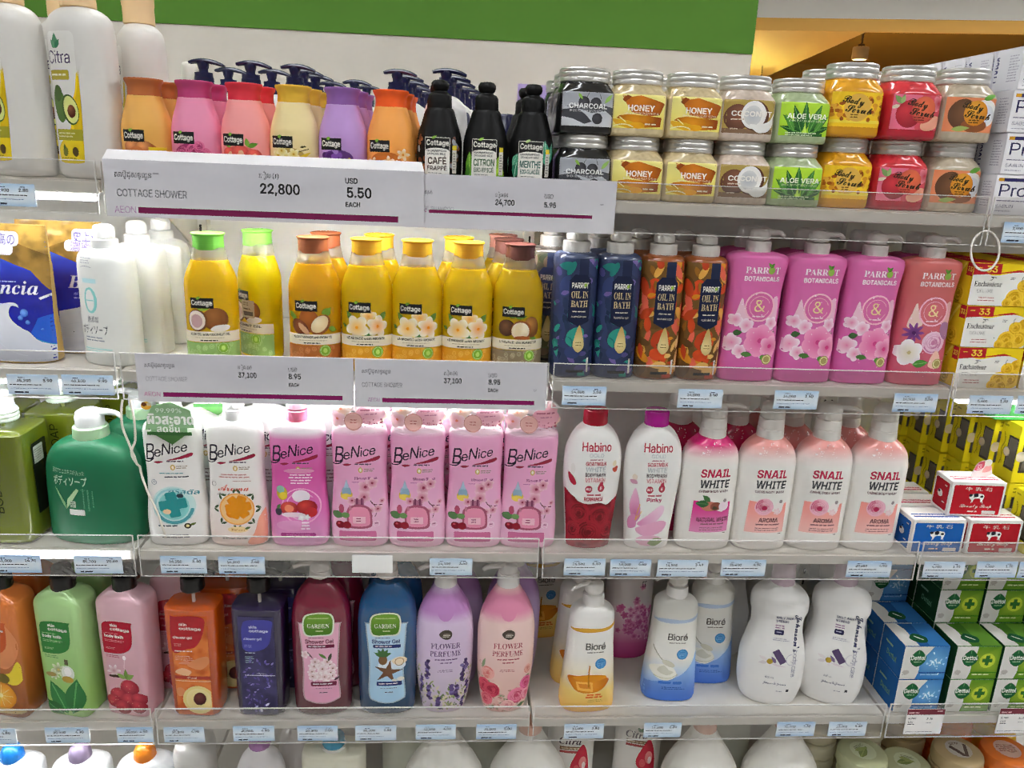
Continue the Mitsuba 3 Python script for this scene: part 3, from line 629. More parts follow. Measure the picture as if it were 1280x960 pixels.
def j_char(a):
    a.r(-36.5, 10, 36.5, 53, vgrad(10, '#c9ccd2', 53, '#9b9ea6'))
    a.p([(-36, 22), (-20, 19), (-4, 13), (6, 16), (-2, 24), (-16, 33), (-36, 30)], '#3f4046').p([(5, 27), (24, 30), (36, 22), (36, 34), (20, 37), (-6, 36), (-30, 35), (-10, 31)], '#4c4d54')
    for x, z, r in ((-6, 40, 7.5), (10, 39, 7.5), (13, 20, 7)): a.e(x, z, r, r, radial(x - 1, z + 1, r * 1.2, '#4a4a50', '#242428'))
    a.leaf(-14, 51, 10, 4, -50, '#86b04a').leaf(22, 40, 16, 5, 48, '#8fb85a').line([(-2, 47), (1, 53)], .8, '#55564f', False).line([(17, 45), (14, 53)], .8, '#55564f', False)
    a.t('CHARCOAL', 0, 32.5, 6.2, '#f4f4f4', 'b', w=51, al='c').t('SHEA BUTTER BODY SCRUB', 0, 28, 2.8, '#dadade', 'r', w=49, al='c')
def j_honey(a):
    a.r(-36.5, 10, 36.5, 53, vgrad(10, '#e8d96a', 53, '#efe58c'))
    a.p([(-24, 52), (-14, 49), (0, 52), (30, 44), (33, 42), (27, 28), (14, 26), (-10, 30), (-22, 46)], radial(0, 46, 34, '#cf7a20', '#97470f'))
    a.p([(-26, 26), (-14, 28), (30, 25), (29, 13), (4, 11), (-22, 20), (-30, 23)], radial(-6, 17, 32, '#e0941c', '#8f3f0c')).p([(-36, 22), (-14, 20), (8, 12), (-14, 10), (-30, 14)], '#d9a722')
    a.e(-2, 14, 10, 4, '#e6a51e').p([(-24, 46), (-18, 52), (-12, 50), (-20, 43)], '#8c4210').line([(-34, 12), (-20, 15), (-8, 12)], 1.4, '#f3ecb0').line([(-26, 24), (-18, 18)], 1.2, '#f0e8a0', False)
    a.t('HONEY', -16, 32, 7.6, '#fbf6ea', 'b', w=36).t('SHEA BUTTER BODY SCRUB', -20, 28, 2.6, '#efe3c8', 'r', w=46).bars(8, 28, 15, 1, 1.8, 3, '#f1e3c0', 3)
def j_coco(a):
    a.r(-36.5, 10, 36.5, 53, '#a8904a'); a.e(-16, 30, 17, 17, radial(-14, 34, 20, '#8a5a44', '#5d382a')).r(-36.5, 10, 36.5, 16, '#7d6048').e(8, 33, 19, 19, '#57362a')
    a.e(6, 34, 17, 18, '#f4f2ee').e(5, 33, 12, 13, radial(4, 33, 13, '#b9bcc0', '#dcdcda')).p(closed([(2, 22), (14, 22), (28, 27), (34, 37), (34, 24), (28, 14), (16, 11), (8, 15)]), '#f2f1ee').p([(34, 37), (36, 30), (34, 22), (33, 30)], '#5a382a')
    a.t('COCONUT', -24, 32, 6.6, '#f3efe8', 'b', w=55).bars(-24, -6, 27, 1, 1.6, 3, '#d8c8b8', 2).bars(-24, -8, 15, 1, 1.5, 3, '#d8c8b8', 4)
def j_aloe(a):
    a.r(-36.5, 10, 36.5, 53, vgrad(10, '#9ccb2e', 53, '#b3dd3a'))
    for x, z, L, w, r, c in ((0, 14, 40, 12, 92, '#2f6a2c'), (-4, 14, 38, 11, 112, '#245a26'), (6, 14, 40, 11, 68, '#3c7a30'), (-6, 14, 34, 9, 138, '#2c6428'), (8, 14, 34, 9, 42, '#2c6428'), (-4, 14, 30, 9, 165, '#1f5222'), (6, 14, 32, 9, 16, '#1f5222'), (14, 15, 26, 8, 55, '#4c8a34'), (-14, 15, 26, 8, 122, '#4c8a34')): a.leaf(x, z, L, w, r, c, '#6fae52')
    a.p([(-3, 12), (0, 28), (4, 12)], '#c5e85a').r(-22, 10, 26, 14, '#2a5a28')
    a.t('ALOE VERA', 2, 32, 6.6, '#f6faea', 'b', w=56, al='c').t('SHEA BUTTER BODY SCRUB', 2, 28, 2.6, '#e2efc8', 'r', w=50, al='c').bars(-26, 20, 13, 2, 1.4, 2.6, '#cfe0b8', 6)
def scrub_script(a, x, z, col='#2b1c0c'):
    a.t('Body', x, z + 8, 10, col, 'script', w=29, rot=-8, grow=.2).t('Scrub', x + 5, z - 4, 10, col, 'script', w=36, rot=-6, grow=.2)
def j_bhoney(a):
    a.r(-39, 13, 39, 58, '#f0c424'); a.r(-39, 18, 39, 22, '#f4d84a')
    R = random.Random(5)
    for _ in range(60):
        x, z = R.uniform(-38, 38), R.uniform(22, 52)
        if not (-38 < x < -14 and z > 44): a.e(x, z, R.uniform(2, 4.5), R.uniform(2, 4), R.choice(['#c77a1e', '#a85a14', '#d99426', '#8f4a12', '#e0a83a']))
    a.e(0, 38, 18, 18, '#dcae4c'); scrub_script(a, -21, 37); a.bars(-8, 8, 28, 2, 1.5, 3, '#6a4a1a', 4)
def j_bstraw(a):
    a.r(-40, 13, 40, 58, '#e0708a').p([(4, 58), (40, 58), (40, 13), (0, 13), (-4, 30)], '#cf4a58')
    a.e(-12, 33, 18, 18, radial(-16, 38, 22, '#d03a44', '#93202c')).leaf(-24, 46, 14, 7, 130, '#7a9a5a').leaf(-24, 46, 12, 6, 80, '#98b070').leaf(-26, 44, 12, 5, 200, '#e8d8c0')
    a.e(22, 22, 16, 9, '#e5a088', 20).flower(30, 48, 11, '#b02a3e', '#e88a96', 6, '#b8303e', 10)
    a.e(8, 39, 17.5, 17.5, radial(12, 46, 26, '#e8744a', '#b8403e')); scrub_script(a, -16, 37); a.bars(-4, 18, 28, 2, 1.5, 3, '#7a2a20', 4)
def j_bcoco(a):
    a.r(-40, 13, 40, 58, '#e08a5e'); a.e(-12, 36, 19, 20, radial(-10, 38, 22, '#7a5236', '#5a3a28')).e(18, 38, 19, 18, '#eceae6').e(20, 36, 13, 13, '#d9dbe0').e(6, 22, 18, 9, '#8a4e2a')
    a.leaf(14, 56, 20, 7, 20, '#5f9a34').leaf(-24, 16, 26, 7, 6, '#9aa85a')
    a.e(6, 38, 16.5, 16.5, radial(2, 44, 22, '#e8a63a', '#c4781e')); scrub_script(a, -14, 37); a.bars(-2, 16, 28, 2, 1.5, 3, '#5a3a14', 4)
sand = lambda c1, c2, s: mottle(c1, c2, 420, s, .8)
JARS = [('charcoal', jar(77, 84, '#0d0e0f', j_char), .631, 'black charcoal scrub jar with grey label'), ('honey', jar(77, 84, sand('#cdbb92', '#b7a47a', 1), j_honey), .7035, 'beige honey scrub jar with yellow label, left of the two'), ('honey2', None, .779, 'beige honey scrub jar with yellow label, right of the two'),
        ('coconut', jar(77, 84, sand('#cdbdae', '#b9a898', 2), j_coco), .853, 'pinkish beige coconut scrub jar with halved coconut label'), ('aloe', jar(77, 84, sand('#a8b58e', '#93a67c', 3), j_aloe), .928, 'pale green aloe scrub jar with lime label'),
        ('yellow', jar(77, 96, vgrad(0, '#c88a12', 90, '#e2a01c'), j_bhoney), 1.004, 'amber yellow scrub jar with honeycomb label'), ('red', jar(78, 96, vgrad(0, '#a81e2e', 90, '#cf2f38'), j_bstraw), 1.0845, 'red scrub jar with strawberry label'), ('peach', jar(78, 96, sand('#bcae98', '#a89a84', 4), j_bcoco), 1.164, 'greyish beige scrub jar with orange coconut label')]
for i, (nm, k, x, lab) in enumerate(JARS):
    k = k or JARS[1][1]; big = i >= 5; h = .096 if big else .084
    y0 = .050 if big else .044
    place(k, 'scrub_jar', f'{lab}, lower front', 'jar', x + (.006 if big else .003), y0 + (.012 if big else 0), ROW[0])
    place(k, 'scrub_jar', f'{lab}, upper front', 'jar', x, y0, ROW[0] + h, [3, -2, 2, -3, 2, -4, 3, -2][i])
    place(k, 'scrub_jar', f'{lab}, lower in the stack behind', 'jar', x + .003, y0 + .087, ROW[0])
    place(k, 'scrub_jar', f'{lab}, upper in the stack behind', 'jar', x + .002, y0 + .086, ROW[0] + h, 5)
place(JARS[0][1], 'scrub_jar', 'black charcoal scrub jar with grey label, third one back', 'jar', .632, .232, ROW[0] + .084); place(JARS[0][1], 'scrub_jar', 'black charcoal scrub jar at the very back', 'jar', .632, .233, ROW[0])

# ---- big white lotion bottles with avocado labels
def avocado():
    b = Body([(0, 36, 26), (3, 43, 31), (10, 45, 32.5), (150, 45, 32.5), (185, 44, 31.5), (197, 41, 29), (205, 33, 24), (210, 22, 18), (212, 15, 14)], 2.3, n=64)
    c = lathe([(15.5, 210), (21, 211.5), (21.5, 213), (21, 234), (22, 236), (22, 262), (20, 265)])
    def art(a):
        a.r(-29, 22, 20, 180, '#dedcd7', 8)
        a.p(closed([(20, 130), (14, 108), (5, 88), (0, 60), (-26, 40), (-26, 26), (-20, 20), (14, 20), (19, 28), (20, 70)]), '#dcc01f').p(closed([(22, 132), (18, 112), (9, 84), (8, 60), (18, 50), (21, 70)]), '#c9ab16')
        a.r(-27, 48, 20, 62, '#9a942c').bars(-24, 16, 56, 2, 1.8, 4, '#cfc98a', 3)
        a.e(-14, 92, 12, 22, '#4c6a2e', 8).e(-15, 106, 8, 10, '#3f5a26').e(4, 86, 13, 19, '#3f5526', 14).e(5, 86, 11, 17, '#dbe08a', 14).e(6, 84, 6.5, 8, radial(4, 88, 9, '#8a5436', '#4c2416'))
        a.r(-28, 122, 8, 134, '#a09230', 2).bars(-25, 5, 127, 1, 2.4, 3, '#e6e0b8', 2)
        a.t('Citra', -28, 142, 15, '#4a3a5c', 'r', w=40).leaf(-11, 160, 18, 10, 90, '#3f7a55').leaf(-11, 160, 13, 7, 130, '#4f8a62').leaf(-11, 160, 13, 7, 50, '#2f6a48')
        a.e(-12, 34, 5, 6, '#6a6a1e').e(6, 34, 5, 6, '#4a3a1a').leaf(-14, 36, 8, 4, 80, '#4a5a1a').bars(-22, 14, 25, 1, 1.4, 3, '#8a7a14', 7)
    return [('body', P(b.mesh, 'satin', '#d2cfca')), ('cap', P(c, 'satin', '#e3c596'))] + label_on(b, art, b.outline(12, 190, .985), wrap=True)
AV = avocado()
for x, y, r, lab in ((-.117, .050, -26, 'big white lotion bottle with avocado label at the left edge of the top shelf'), (-.0265, .049, -24, 'big white lotion bottle with avocado label beside the long price sign'), (.001, .176, -60, 'big white lotion bottle standing behind the other two')):
    place(AV, 'lotion_bottle', lab, 'bottle', x, y, ROW[0], r)
place(AV, 'lotion_bottle', 'big white lotion bottle in the second row at the left edge', 'bottle', -.09, .150, ROW[0], -40)

# ---- cartons: boxes with printed faces
def carton(w, d, h, col, front=None, left=None, top=None, mat='paper', r=.6, cols=None):
    parts = [('box', P(cuboid(-w / 2, w / 2, 0, d, 0, h, r=r), mat, col, False))]
    for nm, art, pl, cl in (('front_print', front, flat_front(-.3), box(-w / 2, .2, w / 2, h - .2)), ('side_print', left, flat_left(-w / 2 - .3, d), box(.2, .2, d - .2, h - .2)), ('top_print', top, flat_top(h + .3), box(-w / 2, .2, w / 2, d - .2))):
        if art:
            a = Art(); art(a); parts.append((nm, printed(a, pl, cl, mat=mat, edge=150)))
    return parts
def pt_front(a):
    a.r(-47, 1, 47, 54, '#e9e8ec'); a.r(-44, 46, -36, 50.5, '#c9952e').r(-36, 46, 47, 50.5, '#33305e').t('Protex', -40, 26, 16, '#2b2a52', 'r', w=80).bars(-42, 20, 19, 1, 1.4, 3, '#77748c', 1).t('SABUN', -42, 10, 4.4, '#6a6880', 'r', w=26).bars(-42, -12, 5, 1, 1, 3, '#9a98ac', 3)
def pt_left(a): a.r(0, 1, 62, 54, '#d5d4da').t('Protex', 14, 12, 22, '#46446c', 'b', w=34, rot=90).bars(36, 58, 44, 10, 1.4, 3.6, '#a9a7b4', 4).r(2, 1, 8, 54, '#c4c2cc')  # greyer than the front: the shade on this side is in the colours
def pt_top(a): a.r(-47, 0, 47, 62, '#dddce2').t('Protex', -30, 22, 14, '#46446c', 'r', w=60)
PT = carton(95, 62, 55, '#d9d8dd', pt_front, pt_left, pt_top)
for j in range(4):
    for k in range(4):
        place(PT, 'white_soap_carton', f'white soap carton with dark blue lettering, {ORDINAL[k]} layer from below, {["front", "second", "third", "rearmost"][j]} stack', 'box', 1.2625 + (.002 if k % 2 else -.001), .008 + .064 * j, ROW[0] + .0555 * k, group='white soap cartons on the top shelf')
# ================================================================ second row
# ---- clear oil bottles
def oil(liq, cap, dark, picture, words, pattern, wcol='#3a3226', level=151, sticker=None, badge='#7fae2e'):
    lv = [(0, 33, 24), (1.5, 35.4, 26), (8, 36.2, 27), (100, 36.6, 27.4), (118, 36.4, 27.2), (132, 33.5, 25.4), (145, 28, 22.6), (157, 23.2, 20.6), (168, 20.8, 19.8), (170, 20.2, 19.2)]
    b = Body(lv, 2.2, n=56)
    top = [l for l in lv if l[0] < level - 4]
    a0, b0, *_ = b.at(level - .6)
    liqb = Body([(l[0] + 1.2 * (l[0] < 2), l[1] - 1.2, l[2] - 1.2) for l in top] + [(level - .6, a0 - 1.3, b0 - 1.3), (level, a0 - 3.5, b0 - 3.5)], 2.2, n=48)
    c = lathe([(20.6, 166), (20.9, 167), (20.3, 178), (20.6, 184.5), (22.4, 186), (22.6, 187.4), (20.6, 188), (19.4, 187)])
    def art(a):
        picture(a)
        a.r(-50, 39.5, 50, 54.5, '#ece2c6'); a.t(words, 0, 48.6, 3.4, wcol, 'b', w=58, al='c').bars(-26, 26, 45, 1, 1.0, 2, '#b5a98a', 3, 'c').bars(-16, 14, 41, 1, 1.6, 2, wcol, 4, 'c')
        a.r(-50, 6, 50, 38.6, pattern[0])
        R = random.Random(7)
        for k in range(34): x, z = R.uniform(-44, 44), R.uniform(8, 37); a.o(x, z, 2.2, 3.2, pattern[1]); a.e(x, z, 1, 1, pattern[1])
        a.e(18, 31, 8.6, 8.2, badge).o(18, 31, 6.6, 7.2, '#d9e6b0').e(18, 31, 3, 3.6, '#b9d66a')
        cottage(a, -25, 87, 33, 14.5)
        if sticker: sticker(a)
    return [('bottle', shape(Body([l for l in lv if l[0] <= 132] + [(level + 1, *[q + .1 for q in b.at(level + 1)[:2]])], 2.2, n=56, cap=False).mesh, 'clear', None)), ('neck', shape(Body([(level + 1, *b.at(level + 1)[:2]), (157, 23.2, 20.6) if level < 156 else (160, 22.4, 20.3), (168, 20.8, 19.8), (170, 20.2, 19.2)], 2.2, n=48, fine=3, cap=False).mesh, 'bottle_clear', None)), ('liquid', P(liqb.mesh, 'liquid', liq)), ('cap', P(c, 'satin', cap))] + label_on(b, art, b.outline(4, 120, .97), wrap=True, off=.35)
def o_coco(a):
    a.e(10, 72, 18, 16, radial(6, 78, 20, '#9a6232', '#6a3c1c')).e(-16, 70, 15, 15.5, '#6e4424').e(-17, 70, 13, 13.6, '#f0e2d2').e(-17, 69, 9, 9.6, '#c9a2a0').p(closed([(2, 58), (10, 63), (24, 64), (30, 60), (22, 55), (6, 55)]), '#f0e8dc').leaf(-8, 85, 12, 5, 20, '#8aa832').leaf(-6, 84, 10, 4, 160, '#9ab83c')
def o_almond(a):
    for x, z, r in ((-24, 72, 120), (14, 84, 30), (20, 80, 60), (-26, 78, 150), (24, 64, -20)): a.leaf(x, z, 15, 8, r, '#6f8f2a')
    a.e(-4, 74, 14, 17, radial(-6, 80, 20, '#b0642a', '#7d3f18'), 20).e(-18, 64, 15, 10, radial(-20, 68, 14, '#8a4a28', '#5a2c18'), -38).e(-12, 62, 11, 4, '#c99a72', -45).e(12, 68, 17, 12, '#8a5326', 45).e(11, 69, 14.4, 9.8, radial(8, 72, 16, '#f0dfb8', '#d8bd8a'), 45)
def o_monoi(a):
    a.leaf(-18, 74, 18, 8, 125, '#5c7a2c').leaf(22, 78, 14, 9, 50, '#5c7a2c').leaf(-4, 58, 16, 9, 0, '#4a7030').leaf(-30, 66, 10, 5, 160, '#5c7a2c')
    a.flower(5, 82, 12, '#e8a01e', '#f6e8b8', 5, None, 20, .5).flower(-12, 66, 18, '#eeb21e', '#f8f0d4', 5, '#e29416', 50, .56, .12).flower(18, 68, 16, '#e8951a', '#f8f0d4', 5, '#e0861a', 10, .54, .12)
def o_karite(a):
    a.leaf(-4, 86, 16, 6, 10, '#5d7f2c').leaf(-6, 86, 14, 6, 150, '#5d7f2c').leaf(16, 58, 14, 6, -10, '#5d7f2c')
    a.e(-18, 71, 13, 12, radial(-20, 74, 14, '#7a5236', '#3f2416')).e(20, 73, 12, 15, radial(16, 78, 16, '#b0783a', '#6a3f1a'), 10).e(4, 68, 15, 14, '#8a4e26').e(3, 67, 13, 12.6, mottle('#f2e6cc', '#e2cfa8', 90)).e(6, 57, 12, 3, '#a85a2c')
def st_gray(a): a.r(-8, 62, 18, 88, '#b7aa92').bars(-5, 10, 83, 2, 1.6, 3, '#7c715c', 3).r(-4, 65, 15, 71, '#4a4238').bars(-4, 12, 74, 1, 2, 3, '#5a5044', 5)
k_coco = oil(vgrad(20, '#f0d01c', 150, '#f0cc20'), '#5fa83a', '#333', o_coco, 'ALOE OIL with COCONUT OIL', ('#93b866', '#b9d28e'))
k_back = oil('#f6de1c', '#66ae3c', '#333', o_coco, 'COCONUT OIL', ('#93b866', '#b9d28e'), sticker=lambda a: (st_gray(a)))
k_almo = oil(vgrad(20, '#ecbe1a', 150, '#eec020'), '#7d4428', '#333', o_almond, "HUILE D'AMANDE and ARGAN OIL", ('#a8602c', '#c4804a'))
k_mono = oil(vgrad(20, '#f4d81c', 150, '#f2d420'), '#d68f1e', '#333', o_monoi, 'LE MONOÏ with MONOI', ('#dd9a24', '#edba50'))
k_kari = oil(vgrad(20, '#e6c41c', 150, '#e8c822'), '#4c2a24', '#333', o_karite, "L'HUILE de KARITÉ", ('#8a7a5c', '#b3a587'), level=152)
k_kar2 = oil('#eecc22', '#b0766a', '#333', o_karite, "L'HUILE de KARITÉ", ('#8a7a5c', '#b3a587'))
YF = .036
for k, x, y, r, lab in ((k_coco, .121, YF, 4, 'clear bottle of yellow oil with green cap and coconut label, front'), (k_back, .172, .100, -38, 'clear bottle of yellow oil with green cap and grey barcode sticker'),
                        (k_almo, .264, YF, 0, 'clear bottle of amber oil with brown cap and almond label, front'), (k_almo, .271, .100, 6, 'clear bottle of amber oil with brown cap, behind the almond one'),
                        (k_mono, .3375, YF, 0, 'clear bottle of yellow oil with frangipani label, first from left'), (k_mono, .349, .100, 0, 'clear bottle of yellow oil with orange cap, behind the first frangipani one'),
                        (k_mono, .4085, YF, 0, 'clear bottle of yellow oil with frangipani label, second from left'), (k_mono, .4805, YF, -3, 'clear bottle of yellow oil with frangipani label, third from left'), (k_mono, .466, .100, 0, 'clear bottle of yellow oil with orange cap, behind the third frangipani one'),
                        (k_kari, .5535, YF, 0, 'clear bottle of amber oil with dark brown cap and shea nut label, front'), (k_kari, .541, .100, 0, 'clear bottle of amber oil with dark brown cap, second in the shea row'), (k_kar2, .535, .160, 0, 'clear bottle of amber oil with pinkish cap, third in the shea row')):
    place(k, 'oil_bottle', lab, 'bottle', x, y, ROW[1], r)
# ---- milky pump bottles and refill pouches on the left
def theta():
    b = Body([(0, 37, 26), (2, 40.5, 29), (10, 41.2, 29.6), (100, 41, 29.4), (142, 40, 28.6), (152, 37.5, 27), (158, 31, 23), (161, 22, 18), (162, 18, 16)], 2.4, n=56)
    def art(a):
        a.o(-6, 92, 9.5, 13, '#8fd0cc'); a.e(-6, 92, 9.6, 13.2, '#e9efee').o(-6, 92, 9, 12, '#8fcfca').r(-15, 91.3, 3, 92.7, '#8fcfca').r(-16, 112, 8, 119, '#bfe2e4')
        a.g = a.g[:0]
        ov = affinity.scale(Point(-6, 92).buffer(1, 16), 11, 18); inn = affinity.scale(Point(-7, 92).buffer(1, 16), 7.4, 14.8)
        a.add(ov.difference(inn), '#8fcfca').r(-13, 91, 0, 92.6, '#9cd4d0').r(-18, 116, 6, 122, '#c4e4e8')
        a.bars(-20, 0, 149, 3, 1.2, 3.2, '#b5bac0', 2).line([(-20, 137), (-10, 138.5), (0, 137)], .8, '#9aa0a8')
        a.t('無添加', -14, 62, 7, '#4a4d55', 'jp', w=18).t('ボディソープ', -28, 46, 10, '#2e3138', 'jp', w=46).bars(-22, 14, 39, 2, 1.7, 4, '#8d949c', 5).r(-27, 23, 22, 24.4, '#a3d6d2').r(-27, 20, 22, 21, '#a3d6d2')
    body = vgrad(0, '#dfe0da', 160, '#eceeea')
    top = pump(161, 17.5, 13, 14, 20, '#eef0ee', 0)
    return [('body', P(b.mesh, 'satin', body))] + top + label_on(b, art, b.outline(3, 156, .97), wrap=True)
TH = theta()
for i, (x, y, r) in enumerate(((-.0215, .044, -20), (-.004, .112, -14), (.006, .180, -8))):
    place(TH, 'body_soap_pump_bottle', ['milky white pump bottle with teal zero mark, front', 'milky white pump bottle, second one back', 'milky white pump bottle, third one back'][i], 'bottle', x, y, ROW[1], r)
def bo_art(a):
    a.r(-62, 1, 62, 190, vstops((1, '#1f2fa8'), (60, '#1d2598'), (110, '#221f7c'), (135, '#2b3aa8'), (150, '#4b6fd0')))
    a.p(closed([(-62, 150), (-20, 148), (20, 160), (62, 140), (66, 192), (-66, 192)]), mottle('#c29a4a', '#8c6a34', 60, 3))
    a.p([(-20, 150), (40, 128), (62, 100), (62, 150), (20, 165)], mottle('#9a7636', '#6c5226', 60, 9))
    a.p([(10, 34), (40, 12), (62, 4), (62, 34), (40, 44)], '#2f8fc4').p([(34, 40), (62, 26), (62, 70), (46, 64)], '#2458c4')
    a.p([(-66, -2), (-66, 62), (-40, 68), (-24, 73), (-13, 77), (-1, 82.5), (11, 85), (17, 84), (21, 81.5), (22.5, 77.5), (20, 79), (15, 80.5), (11, 79.5), (8.5, 75.5), (7.4, 71), (8, 66), (10, 62), (14, 57.5), (19, 53.5), (26, 49), (34, 45), (38, 40), (42, 35), (47, 31.5), (53, 29), (62, 25), (66, 24), (66, -2)], vgrad(0, '#c9ccd8', 82, '#e8eaf0'))
    a.line([(-60, 40), (-34, 46), (-14, 36), (4, 20), (30, 12)], 1.2, '#d5d8e2').line([(-58, 24), (-30, 26), (-6, 14)], 1.2, '#d0d4de').r(-62, 2, 62, 6, '#b9bdc8')
    for x, z, r in ((24, 64, 3.6), (29, 71, 5.4), (33, 58, 3.2), (50, 48, 2)): a.e(x, z, r, r, radial(x - 1, z + 1, r * 1.2, '#7fb4ee', '#2f5cc0'))
    a.t('Bouncia', -52, 96, 19, '#f7f7fb', 'italic', w=100).p([(48, 92), (61, 98), (62, 95), (50, 89)], '#f7f7fb').bars(-30, 20, 112, 1, 1.6, 3, '#b9c4ee', 2).t('ボディソープ', -44, 86, 3.6, '#dfe4fa', 'jp', w=40).bars(-44, 34, 81, 1, 1.8, 3, '#dfe4fa', 4)
    a.e(-18, 128, 15, 17, '#3d7fd6').e(-18, 128, 12.5, 14.5, '#e6d9b0').line([(-26, 130), (-20, 127)], .9, '#9a7a4a').line([(-14, 127), (-8, 130)], .9, '#9a7a4a').bars(-25, -11, 121, 1, 1.3, 2, '#9a7a4a', 5)
    a.r(-56, 148, 16, 164, '#ece9f4', 6).r(-46, 160, 24, 180, '#ece9f4', 7).t('濃密な', -48, 149, 11, '#8d7fc4', 'jp', w=46).t('史上最高の', -44, 163, 12, '#6a5fb4', 'jp', w=62)
PO = pouch(124, 190, '#b7893c', None, 26)
for i, (x, y, r) in enumerate(((-.156, .046, -6), (-.112, .108, -3))):
    b = Body([(0, 58, 26), (4, 62, 27.3), (66, 62, 21), (133, 62, 12), (176, 62, 2.4), (190, 61.6, 1)], 2.6, fine=4, n=56)
    v = np.array(b.mesh.vertices); q = meshkit.fbm(v * 30 + i * 7, 3, 5) - .5; v[:, 1] += q * .005 * np.clip(v[:, 2] / .06, 0, 1); b.mesh.vertices = v
    a = Art(); bo_art(a)
    if i: a.g = a.g[:3] + [(affinity.translate(g, 66, 0), (lambda c: (lambda p: c(p - np.array([[66, 0]]))))(c) if callable(c) else c) for g, c in a.g[3:]]    # this one hangs shifted, its first letters show
    def pl(u, z):
        p = b.front(u, z, 1.1); p[:, 1] += (meshkit.fbm(p * 30 + i * 7, 3, 5) - .5) * .005 * np.clip(p[:, 2] / .06, 0, 1); return p
    place([('pouch', P(b.mesh, 'gloss', '#c2a05a')), ('label_print', printed(a, pl, b.outline(3, 189, .985), 'gel'))], 'body_soap_pouch', ['blue and gold refill pouch with white wave print, leftmost', 'blue and gold refill pouch between its twin and the milky bottle'][i], 'pouch', x, y, ROW[1], r)
# ---- dark oil pump bottles
def oilbath(base, blobs, strip):
    b = Body([(0, 27, 25), (1.5, 30, 28), (8, 31, 29), (165, 31, 29), (173, 30, 28), (178, 26, 24.5), (180, 18, 17)], 2.9, n=56)
    def art(a):
        R = random.Random(3)
        a.r(-44, 2, 44, 174, base)
        for k in range(90):
            x, z, s = R.uniform(-44, 44), R.uniform(6, 172), R.uniform(6, 17); c = R.choice(blobs)
            if R.random() < .5: a.leaf(x, z, s * 1.8, s * .8, R.uniform(0, 360), c)
            else: a.e(x, z, s, s * R.uniform(.4, .8), c, R.uniform(0, 180))
        a.r(0, 140, 14, 176, '#1c2440')
        a.p([(-13, 84), (3, 76), (19, 84), (19, 142), (12, 150), (-6, 150), (-13, 142)], '#121a36')
        a.t('PARROT', 3, 131, 8, '#ece9e0', 'b', w=25, al='c').leaf(9, 133, 6, 4, 60, '#9cc23a')
        a.t('OIL IN', 3, 117, 10, '#c9b48a', 'serif', w=25, al='c').t('BATH', 3, 104, 10, '#c9b48a', 'serif', w=25, al='c').bars(-9, 15, 97, 1, 1.5, 3, '#d8d2c4', 3, 'c').t('Australian spa', 3, 89, 3.4, '#d8d2c4', 'r', w=22, al='c')
        a.p(closed([(5, 78), (12, 58), (13, 46), (5, 38), (-3, 46), (-2, 58)]), radial(3, 52, 20, '#e2cf96', '#b89c5a')).bars(0, 10, 52, 2, 1.2, 4, '#7a6a3a', 3, 'c')
        a.r(-11, 8, 15, 12, '#15151c').r(20, 8, 24, 30, '#d6d3cc')
    return [('body', P(b.mesh, 'gel', strip))] + pump(179, 19.5, 16, 15, 15, '#d9d6d0', 0) + label_on(b, art, b.outline(3, 172, .985), wrap=True)
OB = [oilbath('#2a3352', ['#2f3b66', '#1f6d66', '#2c8a7a', '#4a4478', '#23304e', '#6a5a92', '#303a5e', '#1c2a44'], '#39425c'), oilbath('#6a4a22', ['#c4451e', '#d9a24a', '#b03a1c', '#dcae62', '#8a5a1e', '#c9801e', '#d4604a', '#e0b078', '#5a3c1a'], '#8a4a24'),
      oilbath('#4a4838', ['#5a5a3a', '#6d5a4a', '#38402e', '#7a6a5a', '#4a3c34', '#58684a', '#8a7a72'], '#56504a')]
for i, (k, x, y, r, lab) in enumerate(((0, .6335, .0375, 4, 'dark blue oil pump bottle, first from left'), (0, .6965, .0375, 0, 'dark blue oil pump bottle, second from left'), (1, .7595, .0375, 0, 'orange and red oil pump bottle, left of the pair'), (1, .8215, .0375, 4, 'orange and red oil pump bottle, right of the pair'),
                           (2, .6070, .1030, -20, 'brownish green oil pump bottle behind the first dark blue one'), (0, .6740, .1030, 0, 'dark blue oil pump bottle behind the front pair'), (1, .7400, .1030, 0, 'orange oil pump bottle behind, nearer the blue pair'), (1, .8060, .1030, 0, 'orange oil pump bottle behind, nearer the pink bottles'))):
    place(OB[k], 'oil_pump_bottle', lab, 'bottle', x, y, ROW[1], r)
